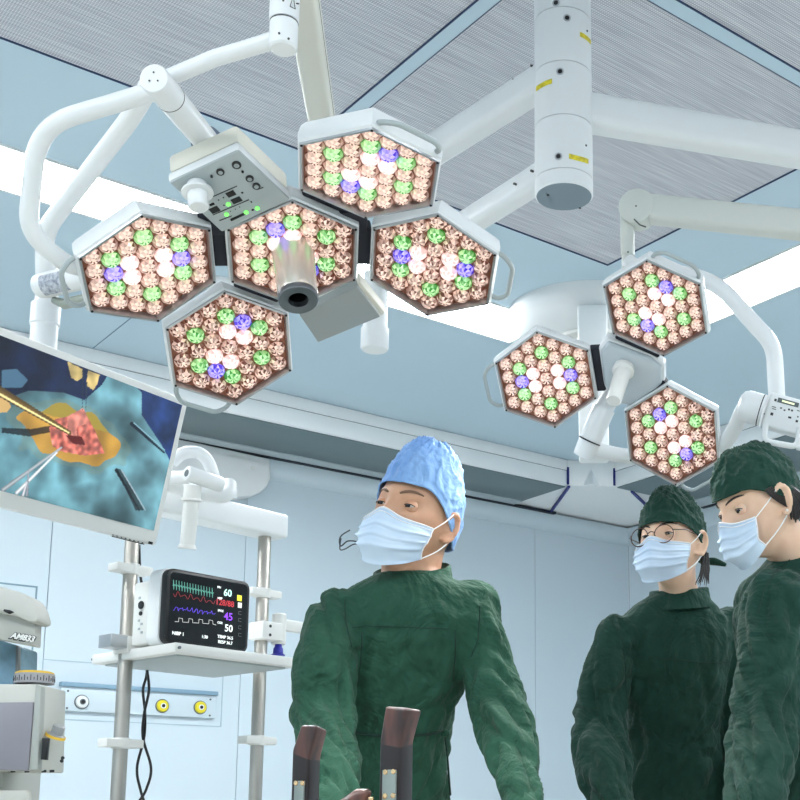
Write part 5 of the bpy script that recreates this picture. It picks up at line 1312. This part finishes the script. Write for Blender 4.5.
# pocket, yoke seams and waist tie
seamM([(352, 628), (365, 626), (400, 627), (425, 628), (453, 629)]); seamM([(362, 632), (361, 655), (358, 690)]); seamM([(455, 630), (455, 655), (452, 685)])
seamM([(345, 600), (345, 620), (352, 650)]); seamM([(480, 606), (478, 640), (470, 660)]);
seamM([(356, 733), (380, 736), (405, 736), (430, 734), (445, 729)], .003, 'waist_tie'); seamM([(444, 733), (447, 760), (450, 798)], .0022, 'waist_tie')
q = onM(443, 733, .004); obj('tie_knot', MB().ell(q if q is not None else P(443, 733, 2.4), (.011, .009, .008)), greenM, gownM)

# --- woman with glasses
d = 3.0; hip = P(676, 850, d+.08)
wA = dict(label='woman in dark green gown and cap with round glasses and blue mask', seed=4, skin=skinW, head=headM(31, 0, -1), eye=P(656.5, 534.5, d-.06), hs=.95, neck=P(679, 594, d+.04), nk=.86,
    base=gz_(hip, 0), hip=hip, gown=greenW, bf=bfd(18), tf=.021, gaze=V(.1, 1, .0), brow=.7,
    body=[(gz_(hip, .40), .20, .16), (gz_(hip, .62), .18, .15), (hip, .158, .13), (P(674, 800, d+.07), .140, .122), (P(673, 750, d+.06), .118, .108), (P(673, 705, d+.05), .124, .112), (P(672, 665, d+.04), .138, .112), (P(672, 638, d+.04), .146, .098), (P(673, 618, d+.04), .130, .082), (P(675, 605, d+.04), .098, .070), (P(678, 594, d+.04), .064, .058)],
    arms=[dict(p=[P(618, 636, d-.02), P(606, 680, d-.05), P(599, 732, d-.08), P(606, 775, d-.2), P(620, 815, d-.3)], r=[.050, .056, .066, .060, .036], hd=unit(-Fh*.8-UP*.4+Rh*.2), hn=-UP, side=1, f=.018),
          dict(p=[P(729, 628, d+.07), P(741, 680, d+.08), P(748, 735, d+.06), P(742, 800, d-.06)], r=[.054, .052, .050, .036], hd=unit(-Fh*.7-UP*.6), hn=-UP, side=-1, f=.010)],
    feet=[gz_(hip-Rh*.09, 0), gz_(hip+Rh*.1, 0)], ct=.014, cr=(.074, .070, -.002),
    cap=dict(m=greenW, zf=.040, zb=-.020, puff=.12, tall=.022, back=.010, fold=.007))
rtA, HA, gownA, seamA, onA, mkA, bdA = person(wA)
seamA([(623, 655), (650, 657), (680, 660), (705, 663), (733, 662)]); seamA([(604, 613), (612, 622), (622, 640), (625, 665), (626, 700)])
gm = mat('glasses_frame', (74, 48, 44), .3, .5); gl = MB(); lens_c = []
gr_ = None
for s in (-1, 1):
    c = HA(s*.0335, .106, .004); n_ = 30; pts = [HA(s*.0335+.0245*math.cos(2*math.pi*k/n_), .106-.003*math.cos(2*math.pi*k/n_)*s, .004+.0225*math.sin(2*math.pi*k/n_)) for k in range(n_+1)]
    gl.tube(pts, .0012, 6)
    gl.tube([HA(s*.058, .103, .012), HA(s*.078, .075, .014), HA(s*.079, .01, .012)], .0013, 6)
gl.tube(smooth([HA(-.0105, .107, .010), HA(0, .1085, .0135), HA(.0105, .107, .010)], 5), .0012, 6)
for s in (-1, 1): gl.tube([HA(s*.010, .106, .004), HA(s*.009, .103, -.004)], .0007, 5)
go = obj('glasses', gl, gm, rtA, label='round thin framed glasses')
gm2 = bpy.data.materials.new('spectacle_glass'); gm2.use_nodes = True; b = gm2.node_tree.nodes['Principled BSDF']; b.inputs['Transmission Weight'].default_value = 1; b.inputs['Roughness'].default_value = 0; b.inputs['IOR'].default_value = 1.05; b.inputs['Base Color'].default_value = (1, 1, 1, 1)
for s in (-1, 1): obj('lens', MB().lathe(HA(s*.0335, .1055, .004), HA(s*.0335, .2, .004), [(0, .001), (0, .0235), (.0006, .0235), (.0006, .001)], 24), gm2, go)
# hair at the nape and the cap tie
hm = MB()
for k in range(16):
    o = random.uniform(-1, 1); a = HA(-.070+random.uniform(-.006, .008), -.036+o*.012, -.022); 
    hm.tube(smooth([a, HA(-.072+o*.006, -.036+o*.012, -.055), HA(-.070+o*.010, -.030+o*.012, -.080), HA(-.066+o*.016, -.022+o*.018, -.098-random.random()*.014)], 4), [.0040, .003, .0018, .0005], 6)
obj('hair', hm, hairm, rtA)
tb0 = P(704, 560, d+.10); tm = MB().tube(smooth([HA(-.03, -.098, -.015), P(702, 561, d+.10), P(714, 561.5, d+.09), P(726, 565, d+.08)], 5), [.009, .008, .010, .004], 10); obj('cap_tie', tm, greenW, rtA)

# --- woman in profile at the right edge
d = 2.5; hip = P(815, 860, d+.12)
wB = dict(label='woman in dark green gown and cap seen in profile at the right edge', seed=8, skin=skinW, head=headM(62, 26, 0), mw=52, eye=P(729, 513, d+.0), hs=.93, neck=P(800, 560, d+.09), nk=.92,
    base=gz_(hip, 0), hip=hip, gown=greenW, bf=bfd(50), tf=.024, gaze=V(0, 1, 0), brow=.7,
    body=[(gz_(hip, .40), .20, .17), (gz_(hip, .62), .18, .16), (hip, .155, .14), (P(812, 790, d+.11), .135, .13), (P(808, 730, d+.10), .122, .118), (P(806, 680, d+.09), .130, .122), (P(804, 640, d+.08), .140, .122), (P(802, 612, d+.08), .142, .110), (P(800, 585, d+.085), .125, .092), (P(800, 568, d+.09), .085, .074), (P(800, 556, d+.09), .064, .060)],
    arms=[dict(p=[P(779, 602, d-.03), P(769, 665, d-.06), P(765, 722, d-.08), P(760, 770, d-.16), P(748, 822, d-.26)], r=[.068, .066, .072, .066, .038], hd=unit(-Fh*.6-UP*.5-Rh*.4), hn=-UP, side=1, f=.021),
          dict(p=[P(858, 615, d+.16), P(868, 680, d+.18), P(870, 740, d+.12), P(840, 810, d+.02)], r=[.062, .058, .056, .036], hd=unit(-Fh*.5-UP*.5-Rh*.5), hn=-UP, side=-1, f=.010)],
    feet=[gz_(hip-Rh*.09, 0), gz_(hip+Rh*.1, 0)], cr=(.070, .066, .010),
    cap=dict(m=greenW, zf=.046, zb=-.020, puff=.11, tall=.010, back=.020, fold=.006))
rtB, HB, gownB, seamB, onB, mkB, bdB = person(wB)
seamB([(790, 560), (775, 572), (764, 590), (757, 618)]); 
hm = MB()
for k in range(30):
    o = random.uniform(-1, 1); x_ = -.076
    hm.tube(smooth([HB(x_-.002, .020+o*.008, .028), HB(x_-.004, .008+o*.01, .004), HB(x_-.004, -.022+o*.012, -.02-.01*o)], 4), [.003, .0022, .0006], 5)
    hm.tube(smooth([HB(x_+.004, -.030+o*.012, .012), HB(x_+.002, -.040+o*.02, -.02), HB(x_+.012, -.045+o*.03, -.052-.012*random.random())], 4), [.006, .005, .001], 6)
obj('hair', hm, hairm, rtB)
obj('earring', MB().ell(HB(-.088, .004, -.030), (.0028,)*3), mat('pearl', (236, 232, 226), .15), rtB)
c = P(796, 484, proj(HB(-.07, 0, .08))[2]-.015)
# ------------------------------------------------------------------ world and view
w = bpy.data.worlds.new('world'); scene.world = w; w.use_nodes = True
w.node_tree.nodes['Background'].inputs[0].default_value = (.75, .86, 1, 1); w.node_tree.nodes['Background'].inputs[1].default_value = .3
scene.view_settings.view_transform = 'Standard'; scene.view_settings.look = 'None'; scene.view_settings.gamma = 1
scene.view_settings.exposure = 0.30
scene.view_settings.use_curve_mapping = False
